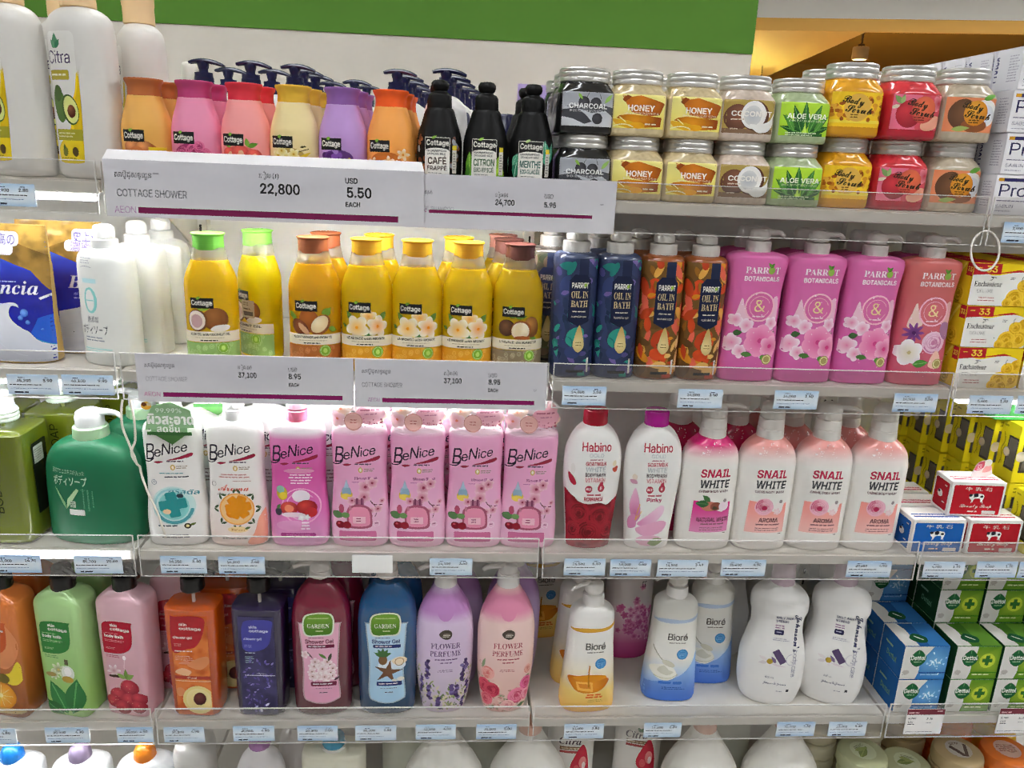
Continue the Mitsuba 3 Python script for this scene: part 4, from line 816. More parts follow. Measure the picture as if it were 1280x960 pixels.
# ---- pink flared pump bottles
def parrot(col, dark, kind=0, side_sticker=False):
    b = Body([(0, 39, 21), (2, 42, 24), (40, 41.6, 24.5), (90, 39, 24), (130, 39.2, 24), (160, 42, 25), (175, 43.8, 25.6), (182, 42.5, 25), (187, 33, 22), (189, 20, 17)], 3.0, n=60)
    def art(a):
        a.t('PARROT', -23, 160, 9.4, '#f6eef0', 'serif', w=50).e(14.5, 164.5, 4.8, 5.2, '#8fb04a').leaf(12, 168, 9, 4, 50, '#4f7a2c').leaf(14, 169, 8, 4, 130, '#5f8a34')
        a.t('BOTANICALS', -23, 149, 6.6, '#f6eef0', 'b', w=51)
        a.p(closed([(-30, 88), (-26, 112), (-22, 124), (-17, 108), (-10, 92)]), '#eec2d2' if kind == 0 else '#e9c9c0').p(closed([(20, 96), (22, 122), (30, 126), (32, 100), (28, 84)]), '#e9b8cc' if kind == 0 else '#e2b0b0')
        a.o(4, 112, 19.5, 22, '#f0b7c9').e(4, 112, 19.6, 19.6, dark).o(4, 112, 14.5, 15.4, '#eab0c0', 20, 340).t('&', 4, 105, 17, '#e9cf9a', 'serif', al='c').bars(-8, 16, 97, 1, 1.8, 3, '#f4d4de', 4, 'c')
        if kind == 0:
            for i, (x, z, r) in enumerate(((-28, 92, 10), (-12, 84, 11), (24, 88, 10), (-30, 58, 14), (-18, 46, 11))): a.flower(x, z, r, '#e48ab0', '#f7e2ec', 5, None, i * 31, .62)
            a.leaf(-30, 72, 13, 9, 10, '#3c5a34').leaf(-16, 42, 18, 8, -4, '#4a7038').leaf(12, 40, 16, 8, -30, '#5a8a3a').leaf(24, 70, 10, 6, 40, '#3f5a34')
            a.flower(10, 62, 24, '#d94a92', '#f0a0c4', 6, '#c43a7e', 20, .66, .14).flower(26, 54, 16, '#cf3f86', '#f4b4cf', 5, '#c8327a', 0, .6)
        else:
            a.flower(-20, 80, 15, '#5a2a6a', '#8a4a90', 9, '#4a2058', 0, .22).rose(12, 66, 18, '#c77aa0', '#eec6da', 3).e(28, 84, 9, 14, '#b07aa0', 20)
            a.flower(-22, 50, 20, '#e6dcc4', '#f6eef4', 5, '#cdbd8a', 30, .66, .14).leaf(-14, 32, 24, 12, 10, '#4c8a3a', '#8aba6a').p(closed([(10, 30), (16, 52), (24, 50), (30, 28)]), '#efc0b0')
        a.e(24, 34, 7.6, 7.6, '#a89a5a').o(24, 34, 5, 6.2, '#ece0b0').bars(-14, 14, 20, 1, 1.4, 3, '#f6dbe6', 3, 'c').sprinkle(-34, 34, 14, 130, 26, (.5, 1.3), ['#f8d6e6', '#fbe9f0'], 5)
    r = [('body', P(b.mesh, 'gloss', col))] + pump(188, 17.5, 16, 14.5, 17, '#d6d0cc', 20, -10, sr=5) + label_on(b, art, b.outline(3, 184, .97))
    if side_sticker:
        a = Art(); a.r(27, 118, 43, 131, '#eeeae8'); r.append(('sticker', printed(a, lambda u, z: b.front(u, z, .6))))
    return r
PB = [parrot(vgrad(0, '#cf62a4', 190, '#d56aa6'), '#d468a0'), parrot(vgrad(0, '#c85a72', 190, '#c96a66'), '#cf6a74', 1), parrot('#b8437f', '#d468a0', 0, True)]
for i, (k, x, y, r) in enumerate(((0, .8965, .034, 0), (0, .9835, .034, 0), (0, 1.0705, .034, 0), (1, 1.1575, .034, 0), (2, .8995, .092, 0), (2, .9865, .092, 0), (2, 1.0745, .092, 0), (2, 1.1630, .092, 0))):
    place(PB[k], 'flared_pump_bottle', ['pink flared pump bottle with blossoms, first from left', 'pink flared pump bottle with blossoms, second from left', 'pink flared pump bottle with blossoms, third from left', 'coral flared pump bottle with white and violet flowers', 'magenta flared pump bottle behind the first pink one', 'magenta flared pump bottle behind the second pink one', 'magenta flared pump bottle behind the third pink one', 'magenta flared pump bottle behind the coral one'][i], 'bottle', x, y, ROW[1], r)
# ---- yellow rose soap cartons
def en_front(a):
    a.r(-50, .8, 50, 61, '#e9c91c').p(closed([(-49, 1), (49, 1), (50, 30), (44, 44), (20, 50), (-16, 44), (-49, 47)], 8), '#eceae4').p([(-50, 44), (50, 52), (50, 47), (20, 53), (-16, 47), (-50, 48)], '#b0242c')
    a.r(-50, 46, -8, 61, '#b3232b').t('33', -31, 48.5, 9.4, '#f0cf4a', 'b', w=17).bars(-44, -33, 54, 1, 1.6, 3, '#e6b84a', 3)
    for i, (x, z, r) in enumerate(((38, 14, 15), (20, 12, 14), (44, 34, 11), (30, 30, 10), (10, 5, 8), (24, 2, 9))): a.rose(x, z, r, '#c9960e', '#efc93a', i)
    a.t('Enchanteur', -45, 28, 8, '#3a3434', 'serif', w=42).line([(-22, 37), (-18, 40), (-22, 42), (-14, 41)], .9, '#3a3434').t('DELUXE', -39, 19, 4.6, '#5a5250', 'l', w=24).bars(-36, -10, 11, 2, 1.2, 4, '#b86a6a', 5, 'c').bars(8, 16, 41, 2, 1, 2.4, '#777777', 6).line([(26, 36), (26, 42), (28, 44)], .8, '#555555', False)
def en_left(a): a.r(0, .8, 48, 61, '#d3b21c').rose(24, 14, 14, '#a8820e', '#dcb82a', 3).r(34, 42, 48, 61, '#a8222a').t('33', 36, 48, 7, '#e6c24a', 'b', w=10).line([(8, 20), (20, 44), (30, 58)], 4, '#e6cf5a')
def en_top(a): a.r(-50, .5, 50, 48, '#e2c21c').r(-50, .5, -8, 48, '#b3232b')
EN = carton(99, 49, 61.5, '#d9bc1e', en_front, en_left, en_top)
for c in range(2):
    for d in range(3):
        for k in range(3):
            place(EN, 'rose_soap_carton', f'yellow rose soap carton, {ORDINAL[k]} layer from below, {["left", "right"][c]} column, {ORDINAL[d]} row back', 'box', 1.2595 + .1025 * c - .0015 * k, .006 + .051 * d, ROW[1] + .0622 * k, [0, .6, -.5][k], group='yellow rose soap cartons')
# loop of cable tie at the end of the top shelf
t = np.linspace(0, 2 * np.pi, 40)
single('cable_tie', shape(tube(np.c_[1208 + 21 * np.cos(t), -8 + 6 * np.sin(t), 1400 + 27 * np.sin(t)], 1.6, 8), 'satin', '#e6e2da'), 'white plastic cable tie loop hanging from the right end of the top shelf', 'cable tie')
# ================================================================ third row
# ---- waisted pump bottles with the brush-lettered name
def brush(a, x, z, name_col='#1c1626', red='#8f1f3a'):
    """hand-lettered name rising to the right, with a red stroke under it"""
    a.t('B', x, z, 24, name_col, 'r', w=13, rot=10, shear=.28).t('e', x + 13.5, z + 6, 15, name_col, 'r', w=9.5, rot=10, shear=.2)
    a.t('N', x + 24, z + 9, 17, name_col, 'r', w=12, rot=10, shear=.3).t('ice', x + 38, z + 11.4, 14, name_col, 'r', w=22, rot=10, shear=.25)
    a.line([(x - 4, z - 3), (x + 4, z - 2), (x + 12, z + 4)], 1.6, name_col)
    a.p(closed([(x + 30, z + 1), (x + 46, z + 6), (x + 64, z + 12), (x + 65, z + 7), (x + 50, z + 3)]), red).p(closed([(x + 12, z - 2), (x + 18, z), (x + 25, z - 1), (x + 18, z - 4)]), red).bars(x + 30, x + 60, z - 1.5, 1, 2, 3, '#5a4a5a', 4)
def benice(col, art, head, collar=None, film=None, topc=None):
    b = Body([(0, 35, 17), (1.5, 40, 20.5), (8, 43, 22.5), (40, 44, 23), (80, 41, 22), (115, 39.4, 21.6), (150, 40.6, 22), (178, 41, 22), (188, 38.5, 21), (194, 30, 19), (197, 20, 16), (198, 15, 14)], 2.7, n=60)
    r = [('body', P(b.mesh, 'gloss', col))] + pump(197, 16, 17, 15, 24, head, 24, -15, collar or head, sr=4.6)
    def full(a):
        brush(a, -35, 137)
        a.e(3, 127, 3.4, 4.4, '#c9a75a').e(3, 127, 1.8, 2.8, '#efe6d4').bars(8, 24, 128, 2, 1.3, 3, '#9a8a78', 2)
        art(a)
    r += label_on(b, full, b.outline(3, 192, .97))
    return r
def bn_teal(a):
    a.bars(-22, 22, 117, 1, 1.4, 4, '#6a9aa4', 1, 'c').bars(-10, 24, 111, 1, 2, 4, '#4a4a55', 2, 'c').o(-26, 103, 3.4, 4, '#667788').bars(-29, -23, 103, 1, 1, 2, '#667788', 1, 'c')
    a.e(0, 66, 31, 31, radial(0, 66, 32, '#7cc0c0', '#cfe6e4')).o(0, 66, 24, 29, '#4c9aa2', 190, 350).t('คริสตัล', -6, 88, 7, '#4a8a98', 'th', w=42, rot=-8).o(0, 66, 25, 28, '#9ccfd2', 60, 180)
    a.e(0, 66, 22, 22, radial(0, 66, 24, '#57aeb0', '#8fd0cc'))
    for q in (0, 90): a.add(affinity.translate(affinity.rotate(box(-17, -5, 17, 5).buffer(3), q + 10, origin=(0, 0)), -1, 68), '#2a8a8a')
    a.e(10, 82, 5, 3.4, '#2b3a44').e(-10, 57, 6, 4, '#e8c8a0').bars(-24, 10, 33, 1, 2.2, 3, '#3a4a55', 3).e(18, 34, 5, 4.5, '#3a3326').e(18, 34, 2.4, 2.2, '#e9dca0').leaf(22, 35, 8, 4, 20, '#5a6a2a').bars(-20, 20, 18, 2, 1.6, 3.4, '#77777f', 5, 'c')
def bn_orange(a):
    a.p(closed([(16, 6), (44, 4), (46, 60), (34, 50), (26, 24)]), '#f1a68e')
    a.bars(-24, 24, 116, 2, 1.6, 4, '#c98a86', 1, 'c').bars(-2, 24, 106, 1, 1.2, 4, '#c9a29a', 2, 'c').o(-30, 101, 3.2, 3.8, '#776a66')
    a.t('Aroma', -24, 91, 11, '#c9432c', 'script', w=44).t('Feels More', -26, 84, 4.4, '#5a4a3c', 'script', w=46)
    for i in range(16):
        q = math.radians(i * 22.5 + 10); a.leaf(2 + 27 * math.cos(q), 62 + 26 * math.sin(q), 9, 3.6, math.degrees(q) + (50 if i % 2 else -40), '#3f4f34')
    a.e(2, 62, 25.5, 25.5, '#e9a050').e(2, 62, 23.5, 23.5, radial(2, 62, 26, '#f4d6a8', '#f0be7a')).e(-6, 56, 8, 8, radial(-8, 59, 9, '#f0a52a', '#d97a14'))
    for q in (0, 60, 120): a.add(affinity.translate(affinity.rotate(box(-16, -4, 16, 4).buffer(3), q + 8, origin=(0, 0)), 4, 65), '#dd8a1a')
    a.e(2, 29, 15, 5, '#f2d6a0').t('Citrus', -8, 27, 4.5, '#b87a1e', 'script', w=20).leaf(12, 30, 9, 4, 20, '#4a5a2a').bars(-22, 16, 17, 2, 1.5, 3.4, '#8a8580', 5, 'c')
def bn_mag(a):
    a.bars(-14, 26, 117, 4, 2, 4.4, '#f6d8e8', 1, 'c'); a.e(4, 124, 22, 4, '#d98ab0')
    a.o(6, 68, 27, 29, '#f0a8d0').o(6, 68, 21, 22.5, '#eebada', 40, 320).e(6, 84, 13, 10, '#f4e6f0').e(-22, 88, 8, 11, '#c9ae3a').e(-24, 94, 6, 6, '#8fb8a8').e(-20, 84, 6, 6, '#e0c43a')
    a.e(-12, 64, 13, 11, radial(-14, 68, 15, '#e0584a', '#9a1f2a')).e(-12, 64, 7, 6, '#f08a6a').e(14, 66, 15, 12, radial(10, 70, 16, '#d0403a', '#8f1c28')).e(20, 58, 9, 8, '#b82a30').e(-28, 58, 5, 6, '#3a3040').leaf(-30, 62, 10, 5, 60, '#4a6a3a')
    a.e(-6, 54, 18, 4, '#f6dbe8').flower(6, 50, 6, '#ffffff', '#e8d8e0', 5).flower(14, 50, 5, '#ffffff', '#e8d8e0', 5).e(-8, 36, 24, 9, '#e49ac8').bars(4, 22, 40, 3, 2.6, 5, '#f8e0ee', 3, 'c')
    a.r(-26, 17, 26, 24, '#a83a86', 3).bars(-22, 22, 20, 1, 1.5, 3, '#d98abc', 4, 'c')
def bn_pink(a):
    a.t('Blossom Bloom', -6, 112, 4.6, '#8a3a6a', 'serif', w=33).bars(-10, 26, 107, 1, 1.2, 3, '#b878a0', 2)
    a.e(-18, 87, 9, 7.5, '#d9b84a').e(-18, 91, 7, 10, '#8fa8bc').e(-18, 84, 9, 5, '#e6c85a').p([(-22, 98), (-18, 112), (-14, 98)], '#a8b8cc')
    a.line([(4, 96), (14, 84), (22, 72), (34, 70)], 1.2, '#6a3040').line([(22, 72), (26, 62), (24, 52)], 1, '#6a3040')
    for i, (x, z, r) in enumerate(((10, 100, 12), (20, 106, 9), (8, 84, 11), (-10, 78, 8), (28, 64, 7), (18, 62, 6), (34, 76, 5))): a.flower(x, z, r, '#c45a7c', '#ecc0d0', 5, '#8a2a4a', i * 23, .5)
    a.r(-6, 68, 8, 80, '#b06a86').r(-4, 66, -1, 82, '#7a3a5a').r(3, 66, 6, 82, '#7a3a5a').p(closed([(-16, 66), (0, 72), (16, 66), (20, 48), (16, 34), (-14, 34), (-18, 48)]), '#a8506e').p(closed([(-13, 64), (0, 68), (13, 64), (17, 48), (13, 37), (-11, 37), (-15, 48)]), '#e48fac').r(-9, 41, 10, 52, '#f0bccb').bars(-5, 6, 48, 2, 1.6, 4, '#9a4a6a', 3, 'c')
    a.e(-28, 38, 7, 6, '#7a1226').e(-18, 38, 6.5, 6, '#8a1a2c').e(-30, 40, 2, 1.6, '#c04a5a').e(-32, 54, 8, 6, '#55784a').e(-20, 54, 6, 4.5, '#6a8a52').e(-26, 64, 4, 7, '#b04a6a').leaf(-12, 62, 9, 4, 100, '#c47a90')
    a.o(26, 40, 4.4, 5, '#f6e2ea').bars(23, 29, 40, 1, 2, 3, '#a86a86', 1, 'c').add(affinity.translate(affinity.scale(box(-28, -6, 28, 6).buffer(3), .9, .9), -2, 20), '#cf6f9c').bars(-24, 22, 19, 1, 1.3, 3, '#e8aac8', 4, 'c')
PKB = vstops((0, '#efc2d8'), (30, '#edbcd6'), (110, '#e6a4c8'), (180, '#e6a2c6'), (188, '#f4cede'))
BN = [benice('#eeece9', bn_teal, '#eef0ee'), benice(vstops((0, '#f2ddd4'), (100, '#f0ebe7'), (190, '#f1efec')), bn_orange, '#eef0ee'), benice(vstops((0, '#e0a4cf'), (60, '#dc6fb4'), (120, '#cf4f9c'), (172, '#d678b2'), (184, '#f3e6ee')), bn_mag, '#f39ab4', '#ef6d8c')]
def filmed():
    parts = benice(PKB, bn_pink, '#f4eef0')
    b = Body([(180, 40, 20), (190, 43, 24), (206, 41, 23), (218, 44, 24), (230, 36, 22), (240, 24, 16), (242, 12, 9)], 2.3, n=56)
    v = np.array(b.mesh.vertices); q = meshkit.fbm(v * 60, 3, 2) - .5; v[:, :2] *= 1 + .12 * q[:, None]; b.mesh.vertices = v
    a = Art()
    for i, (x, z, r, c) in enumerate(((-24, 222, 15, 0), (-30, 206, 13, 1), (-14, 232, 12, 0), (24, 224, 14, 1), (32, 210, 10, 0))): a.flower(x, z, r, ['#e9a890', '#e4909c'][c], ['#f8dcd0', '#f4ccd2'][c], 5, '#d9705a', i * 33, .6, .14)
    a.e(18, 214, 21, 15, '#ecaabb').bars(4, 32, 220, 1, 2.4, 4, '#b86a80', 2, 'c').bars(8, 30, 214, 1, 1.6, 4, '#c47a90', 3, 'c').e(-6, 204, 13, 14, '#efb8b2').o(-6, 204, 12.4, 13.4, '#cf8480').bars(-12, 0, 205, 2, 1.6, 4, '#c4706e', 4, 'c')
    a.sprinkle(8, 36, 194, 210, 22, (.6, 1.5), ['#a84a60', '#c4687e'], 3).line([(-30, 238), (-10, 243), (12, 240)], 1.6, '#f8eef0')
    def pl(u, z):
        p = b.front(u, z, .5); q = meshkit.fbm(p * 60, 3, 2) - .5; p[:, :2] *= 1 + .12 * q[:, None]; return p
    return parts + [('shrink_film', {**shape(b.mesh, 'clear', None)}, 'clear crinkled shrink film over the pump'), ('film_print', printed(a, pl, b.outline(184, 240, .98)), 'blossom print on the film')]
BN.append(filmed())
PKP = benice(vgrad(0, '#f094bc', 190, '#f4a0c4'), bn_pink, '#f4dfe6')
WHB = benice('#ecebe8', lambda a: a.leaf(26, 60, 20, 8, 60, '#3f4f34').bars(0, 30, 100, 4, 2, 6, '#8a7a78', 3), '#eef0ee')
for i, (k, x) in enumerate(((0, .0535), (1, .1435), (2, .2340), (3, .3250), (3, .4115), (3, .4985), (3, .5820))):
    place(BN[k], 'waisted_pump_bottle', ['white waisted pump bottle with teal ring print', 'white waisted pump bottle with orange ring print', 'magenta waisted pump bottle with pomegranates and pink pump', 'pink waisted bottle with blossom film, first of four', 'pink waisted bottle with blossom film, second of four', 'pink waisted bottle with blossom film, third of four', 'pink waisted bottle with blossom film, fourth of four'][i], 'bottle', x, .032, ROW[2], [2, 0, 0, 0, 0, 0, -2][i])
for i, (k, x) in enumerate(((WHB, .083), (WHB, .172), (WHB, .258), (PKP, .347), (PKP, .436), (PKP, .525))):
    place(k, 'waisted_pump_bottle', ['white waisted pump bottle behind the teal ring one', 'white waisted pump bottle behind the orange ring one', 'white waisted pump bottle behind the magenta one', 'plain pink waisted bottle behind the first blossom one', 'plain pink waisted bottle behind the second blossom one', 'plain pink waisted bottle behind the third blossom one'][i], 'bottle', x, .092, ROW[2])
# hang tag in Thai on the first bottle
a = Art()
pts = [(-34, 0), (34, 4), (30, 30), (4, 42), (-22, 36), (-30, 20)]
a.p(pts, '#8fb98a').p([(-24, -6), (26, -4), (2, -22)], '#3f6a34').r(-32, -8, 30, -3, '#2f5a2c')
a.t('ผิวสะอาด', -30, 9, 15, '#f6f8f2', 'th', w=64, grow=.3).t('สดชื่น', -18, -3, 10, '#f6f8f2', 'th', w=32).t('99.99%', -18, 26, 6.5, '#dfeedd', 'b', w=36).e(-30, 36, 7, 6, '#e0a83a').e(-33, 38, 3.4, 3, '#6a3a1c').e(-26, 38, 3, 2.4, '#f2e6c8')
m = trimesh.creation.extrude_polygon(shapely.union_all([Polygon(pts), Polygon([(-24, -6), (26, -4), (2, -22)]), box(-32, -8, 30, -3), box(-26, -5, 24, 3)]).buffer(.1), .6, engine='earcut')
v = m.vertices.copy(); m.vertices = np.c_[v[:, 0], -.1 + v[:, 2], v[:, 1]] / 1000; m.invert()
for i, (x, y, z, r) in enumerate(((.060, .0045, ROW[2] + .187, 0), (.108, .064, ROW[2] + .212, 8))):
    place([('card', shape(m, 'paper', '#7fae7a', False)), ('print', printed(a, flat_front(-.25), edge=40))], 'hang_tag', ['green leaf shaped Thai hang tag on the teal ring bottle', 'green leaf shaped Thai hang tag on the bottle behind'][i], 'tag', x, y, z, r)
# ---- rounded lotion bottles with flip caps
def habino(capc, art, foot):
    b = Body([(0, 30, 18), (1.5, 34, 22), (30, 36.5, 24), (90, 42, 26.5), (130, 44.6, 28), (155, 43.6, 27.6), (178, 37, 25), (192, 28, 22), (199, 20, 19), (202, 17, 17)], 2.2, n=60)
    c = lathe([(18.2, 201), (18.6, 202), (18.2, 222), (17, 223.5), (12, 224)])
    def full(a):
        foot(a)
        a.t('Habino', 0, 164, 13, '#a8243e', 'r', w=46, al='c', grow=.25)
        art(a)
    return [('body', P(b.mesh, 'gloss', '#edebe8')), ('cap', P(c, 'gloss', capc))] + label_on(b, full, b.outline(2, 196, .985), wrap=True)
def hb(scent, col):
    def f(a):
        a.t('GOLD', 0, 155, 5.6, '#b9bcc0', 'r', w=22, al='c').bars(-10, 10, 150, 1, 1.8, 3, '#b07a84', 2, 'c').t('GOATMILK', 0, 141.5, 6, '#b03a4e', 'b', w=32, al='c').t('WHITE', 0, 132, 7.4, '#9aa0a6', 'r', w=31, al='c').t('BODYWASH', 0, 123.6, 6, '#4a3038', 'b', w=32, al='c').t('VITAMIN', 0, 114.5, 7, '#c23a52', 'r', w=31, al='c')
        a.e(-9, 103, 5.6, 6, '#a82a40').e(10, 105, 5.4, 6.4, '#a82a40').leaf(8, 108, 9, 6, 60, '#b0324a').t('B3', -9, 101, 4.4, '#f4e4e6', 'b', al='c').t('E', 10, 102, 5, '#f4e4e6', 'b', al='c').bars(-14, 14, 92, 1, 2.6, 3, '#b8626e', 3, 'c').t(scent, 0, 83, 6.4, col, 'b', w=30 if len(scent) > 5 else 24, al='c')
    return f
def hb_red(a):
    a.p(closed([(-66, -10), (66, -10), (66, 88), (48, 86), (34, 82), (22, 76), (10, 80), (-8, 78), (-24, 82), (-36, 90), (-66, 92)], 6), mottle('#74101c', '#961a2a', 70, 2))
    for i, (x, z, r) in enumerate(((-22, 62, 18), (12, 56, 20), (-4, 30, 22), (28, 32, 16), (-32, 34, 14))): a.rose(x, z, r, '#660c16', '#9c1a2a', i)
    a.p(closed([(-48, 128), (-36, 122), (-30, 112), (-34, 108), (-44, 114)]), '#a8243a').p(closed([(28, 136), (40, 138), (38, 130), (31, 130)]), '#b04a3a').e(32, 143, 4, 5, '#e8dcc0').e(-38, 134, 5, 9, '#e6e2de')
def hb_pink(a):
    a.p(closed([(-42, 70), (-38, 92), (-32, 104), (-24, 84), (-20, 58), (-30, 46)]), radial(-28, 62, 44, '#c76a9c', '#eec2da')).p(closed([(-24, 44), (-6, 62), (10, 76), (18, 72), (14, 58), (-4, 42)]), radial(-20, 46, 42, '#d98ab6', '#f2d2e4')).p(closed([(-26, 36), (10, 50), (26, 44), (16, 30), (-10, 24)]), '#e6aac8').p(closed([(-44, 50), (-30, 60), (-26, 40), (-42, 34)]), '#d58ab4')
    a.line([(-28, 50), (-24, 70), (-22, 78)], 1.2, '#e0a03a').line([(-28, 50), (-18, 66)], 1.2, '#e0b04a', False).e(-2, 16, 22, 9, '#e6b8cc').leaf(-4, 12, 28, 14, 8, '#8a9a6a').e(-36, 122, 5, 5, '#e4d6c8').p(closed([(-46, 116), (-34, 118), (-30, 112), (-40, 111)]), '#cf9ab0')
for i, (cc, art, foot, x, lab) in enumerate((('#a5152a', hb('ROMANCE', '#a8243e'), hb_red, .6780, 'white rounded lotion bottle with red cap and red roses'), ('#b01a8e', hb('Pinky', '#b0245a'), hb_pink, .7720, 'white rounded lotion bottle with violet pink cap and lily'))):
    k = habino(cc, art, foot); place(k, 'rounded_lotion_bottle', lab, 'bottle', x, .033, ROW[2], 3)
# ---- white pump bottles with coloured shoulders
def snail(shoulder, panel, panel2, scent, art, full=None):
    body = full or vstops((0, '#eae6e0'), (140, '#eeebe6'), (154, '#efe0dc'), (174, shoulder), (186, shoulder))
    b = Body([(0, 38, 24), (1.5, 42, 28), (10, 44.6, 29.5), (90, 45.4, 30), (135, 45.4, 30), (158, 42, 28.4), (172, 34, 25), (180, 25, 21), (184, 20, 19)], 2.35, n=60)
    c = [('pump_collar', P(lathe([(19.5, 182), (20.6, 183.5), (20, 196.5), (18.6, 197.4), (18.6, 198.4), (19.6, 199.2), (19, 213), (17.4, 214), (10, 214.4)]), 'gloss', '#e6e2dc'))]
    h = cat(lathe([(17, 214.2), (18.4, 215.4), (18, 230), (15, 236), (8, 239.5)]), tube(curve([(0, 0, 231), (20, -4, 233), (38, -8, 232), (45, -9, 228)], 12), np.linspace(5.4, 3, 12)))
    c.append(('pump_head', P(h, 'gloss', '#e2ded8')))
    def full_(a):
        a.t('SNAIL', -24, 124, 13, '#b3204a', 'b', w=50, shear=.08).t('WHITE', -24, 106.5, 13, '#3c3c40', 'b', w=49, shear=.08)
        a.t('CRÈME BODY WASH', 0, 99, 3.8, '#6a4a50', 'b', w=48, al='c')
        a.p(np.r_[[(-34, 32), (34, 32), (33, 82), (28, 82), (25, 72), (17, 66), (-2, 72), (-10, 84), (-31, 85)]], vgrad(30, panel2, 80, panel))
        art(a); a.t(scent, 4, 50, 7, '#5a2434', 'b', w=32 if len(scent) < 7 else 54, al='c').bars(-16, 24, 45, 1, 2.2, 3, '#8a5a66', 2, 'c').bars(-22, 28, 39, 2, 1.3, 3.6, '#9a6a74', 3, 'c').bars(24, 32, 29, 1, 1.2, 3, '#8a7a7a', 1)
        a.e(21, 85, 3.2, 3, '#9a8f90').sprinkle(-26, 26, 158, 178, 26, (.5, 1.2), ['#ffffff', '#f6e6e6'], 4)
    return [('body', P(b.mesh, 'gloss', body))] + c + label_on(b, full_, b.outline(4, 180, .985), wrap=True)
def sn_leaf(a): a.e(-4, 76, 14, 8, '#b8705c').e(6, 76, 9, 7, '#8a4a3a').leaf(-6, 80, 22, 12, 178, '#2f5a34', '#5a8a4a').leaf(-4, 84, 17, 8, 140, '#3f6a3c').leaf(0, 74, 10, 6, -10, '#4a3a2a').e(20, 76, 9, 8, '#f2e2ea')
def sn_rose(a): a.rose(-6, 76, 15, '#c24a70', '#f0bccb', 2).e(-5, 74, 4.4, 4, '#a8284c').e(18, 74, 8, 10, '#f2e6e4').flower(16, 68, 6, '#f6dfe0', '#efc8cc', 5)
SN = [snail('#cf2470', '#cc2f86', '#d98ab4', 'NATURAL WHITE', sn_leaf), snail('#e2968f', '#ee9a92', '#f3c0b8', 'AROMA', sn_rose), snail('#c2204e', '#cc2f86', '#d98ab4', 'NATURAL WHITE', sn_leaf, vgrad(0, '#b8305e', 190, '#a8183e')), snail('#e88a84', '#ee9a92', '#f3c0b8', 'AROMA', sn_rose, vgrad(0, '#d98a84', 190, '#d07c76'))]
for i, (k, x, y) in enumerate(((0, .8630, .038), (1, .9535, .038), (1, 1.0440, .038), (1, 1.1345, .038), (2, .8280, .103), (2, .9215, .103), (3, 1.0140, .103), (3, 1.1080, .103), (3, 1.010, .175))):
    place(SN[k], 'shoulder_pump_bottle', ['white pump bottle with magenta shoulder', 'white pump bottle with peach shoulder, first of three', 'white pump bottle with peach shoulder, second of three', 'white pump bottle with peach shoulder, third of three', 'crimson pump bottle behind the lily bottle', 'crimson pump bottle behind the magenta shouldered one', 'all peach pump bottle behind, left one', 'all peach pump bottle behind, right one', 'all peach pump bottle at the very back'][i], 'bottle', x, y, ROW[2], [4, 0, -4, -2, 0, 0, 0, 0, 0][i])
# ---- olive square bottles and green pump bottles on the left
def olive():
    b = Body([(0, 42, 42), (2, 45.5, 45.5), (8, 47, 47), (160, 47, 47), (170, 46, 46), (178, 38, 38), (181, 26, 26), (183, 20, 20)], 6, n=64)
    l = Body([(2, 43, 43), (8, 45.4, 45.4), (120, 45.4, 45.4), (168, 44, 44), (170, 40, 40)], 6, n=48)
    top = [('pump_collar', P(lathe([(22, 181), (23, 183), (22, 187), (23.4, 189), (22, 193), (23, 195), (21, 199), (19, 200)]), 'gloss', '#cfe0cf'))]
    top.append(('pump_head', P(cat(lathe([(18, 199), (18.4, 201), (17, 220), (12, 224), (5, 225)]), tube(curve([(0, 0, 219), (-22, -6, 220), (-38, -10, 216)], 10), np.linspace(5, 3, 10))), 'gloss', '#e6eff2')))
    dip = shape(tube(curve([(0, 0, 180), (3, 0, 120), (10, 0, 60), (24, 4, 12)], 16), 2.6), 'satin', '#b9c45a')
    def art(a): a.t('BODY SOAP', 12, 52, 12, '#23280c', 'r', w=104, rot=90)
    def side(a): a.r(-22, 40, 18, 150, '#15160e', 3).r(-18, 118, 8, 144, '#e0e2da').bars(-16, 6, 138, 6, 1.2, 3.6, '#9a9a90', 2)
    s = Art(); side(s)
    return [('bottle', {**shape(b.mesh, 'clear', None)}), ('liquid', P(l.mesh, 'gel', vgrad(0, '#66701a', 170, '#5a6410'))), ('dip_tube', dip)] + top + label_on(b, art, b.outline(4, 172, .98), off=.4) + [('side_label', printed(s, lambda u, z: np.stack([np.full_like(u, 47.5), u, z], 1) / 1000, mat='gel', edge=60))]
OL = olive()
for i, (x, y, r) in enumerate(((-.1985, .056, 0), (-.160, .155, 0), (-.118, .255, 0), (-.255, .155, 0))):
    place(OL, 'square_pump_bottle', ['olive square body soap bottle at the left edge, front', 'olive square body soap bottle behind the front one', 'olive square body soap bottle third back', 'olive square body soap bottle at the far left, behind'][i], 'bottle', x, y, ROW[2], r)
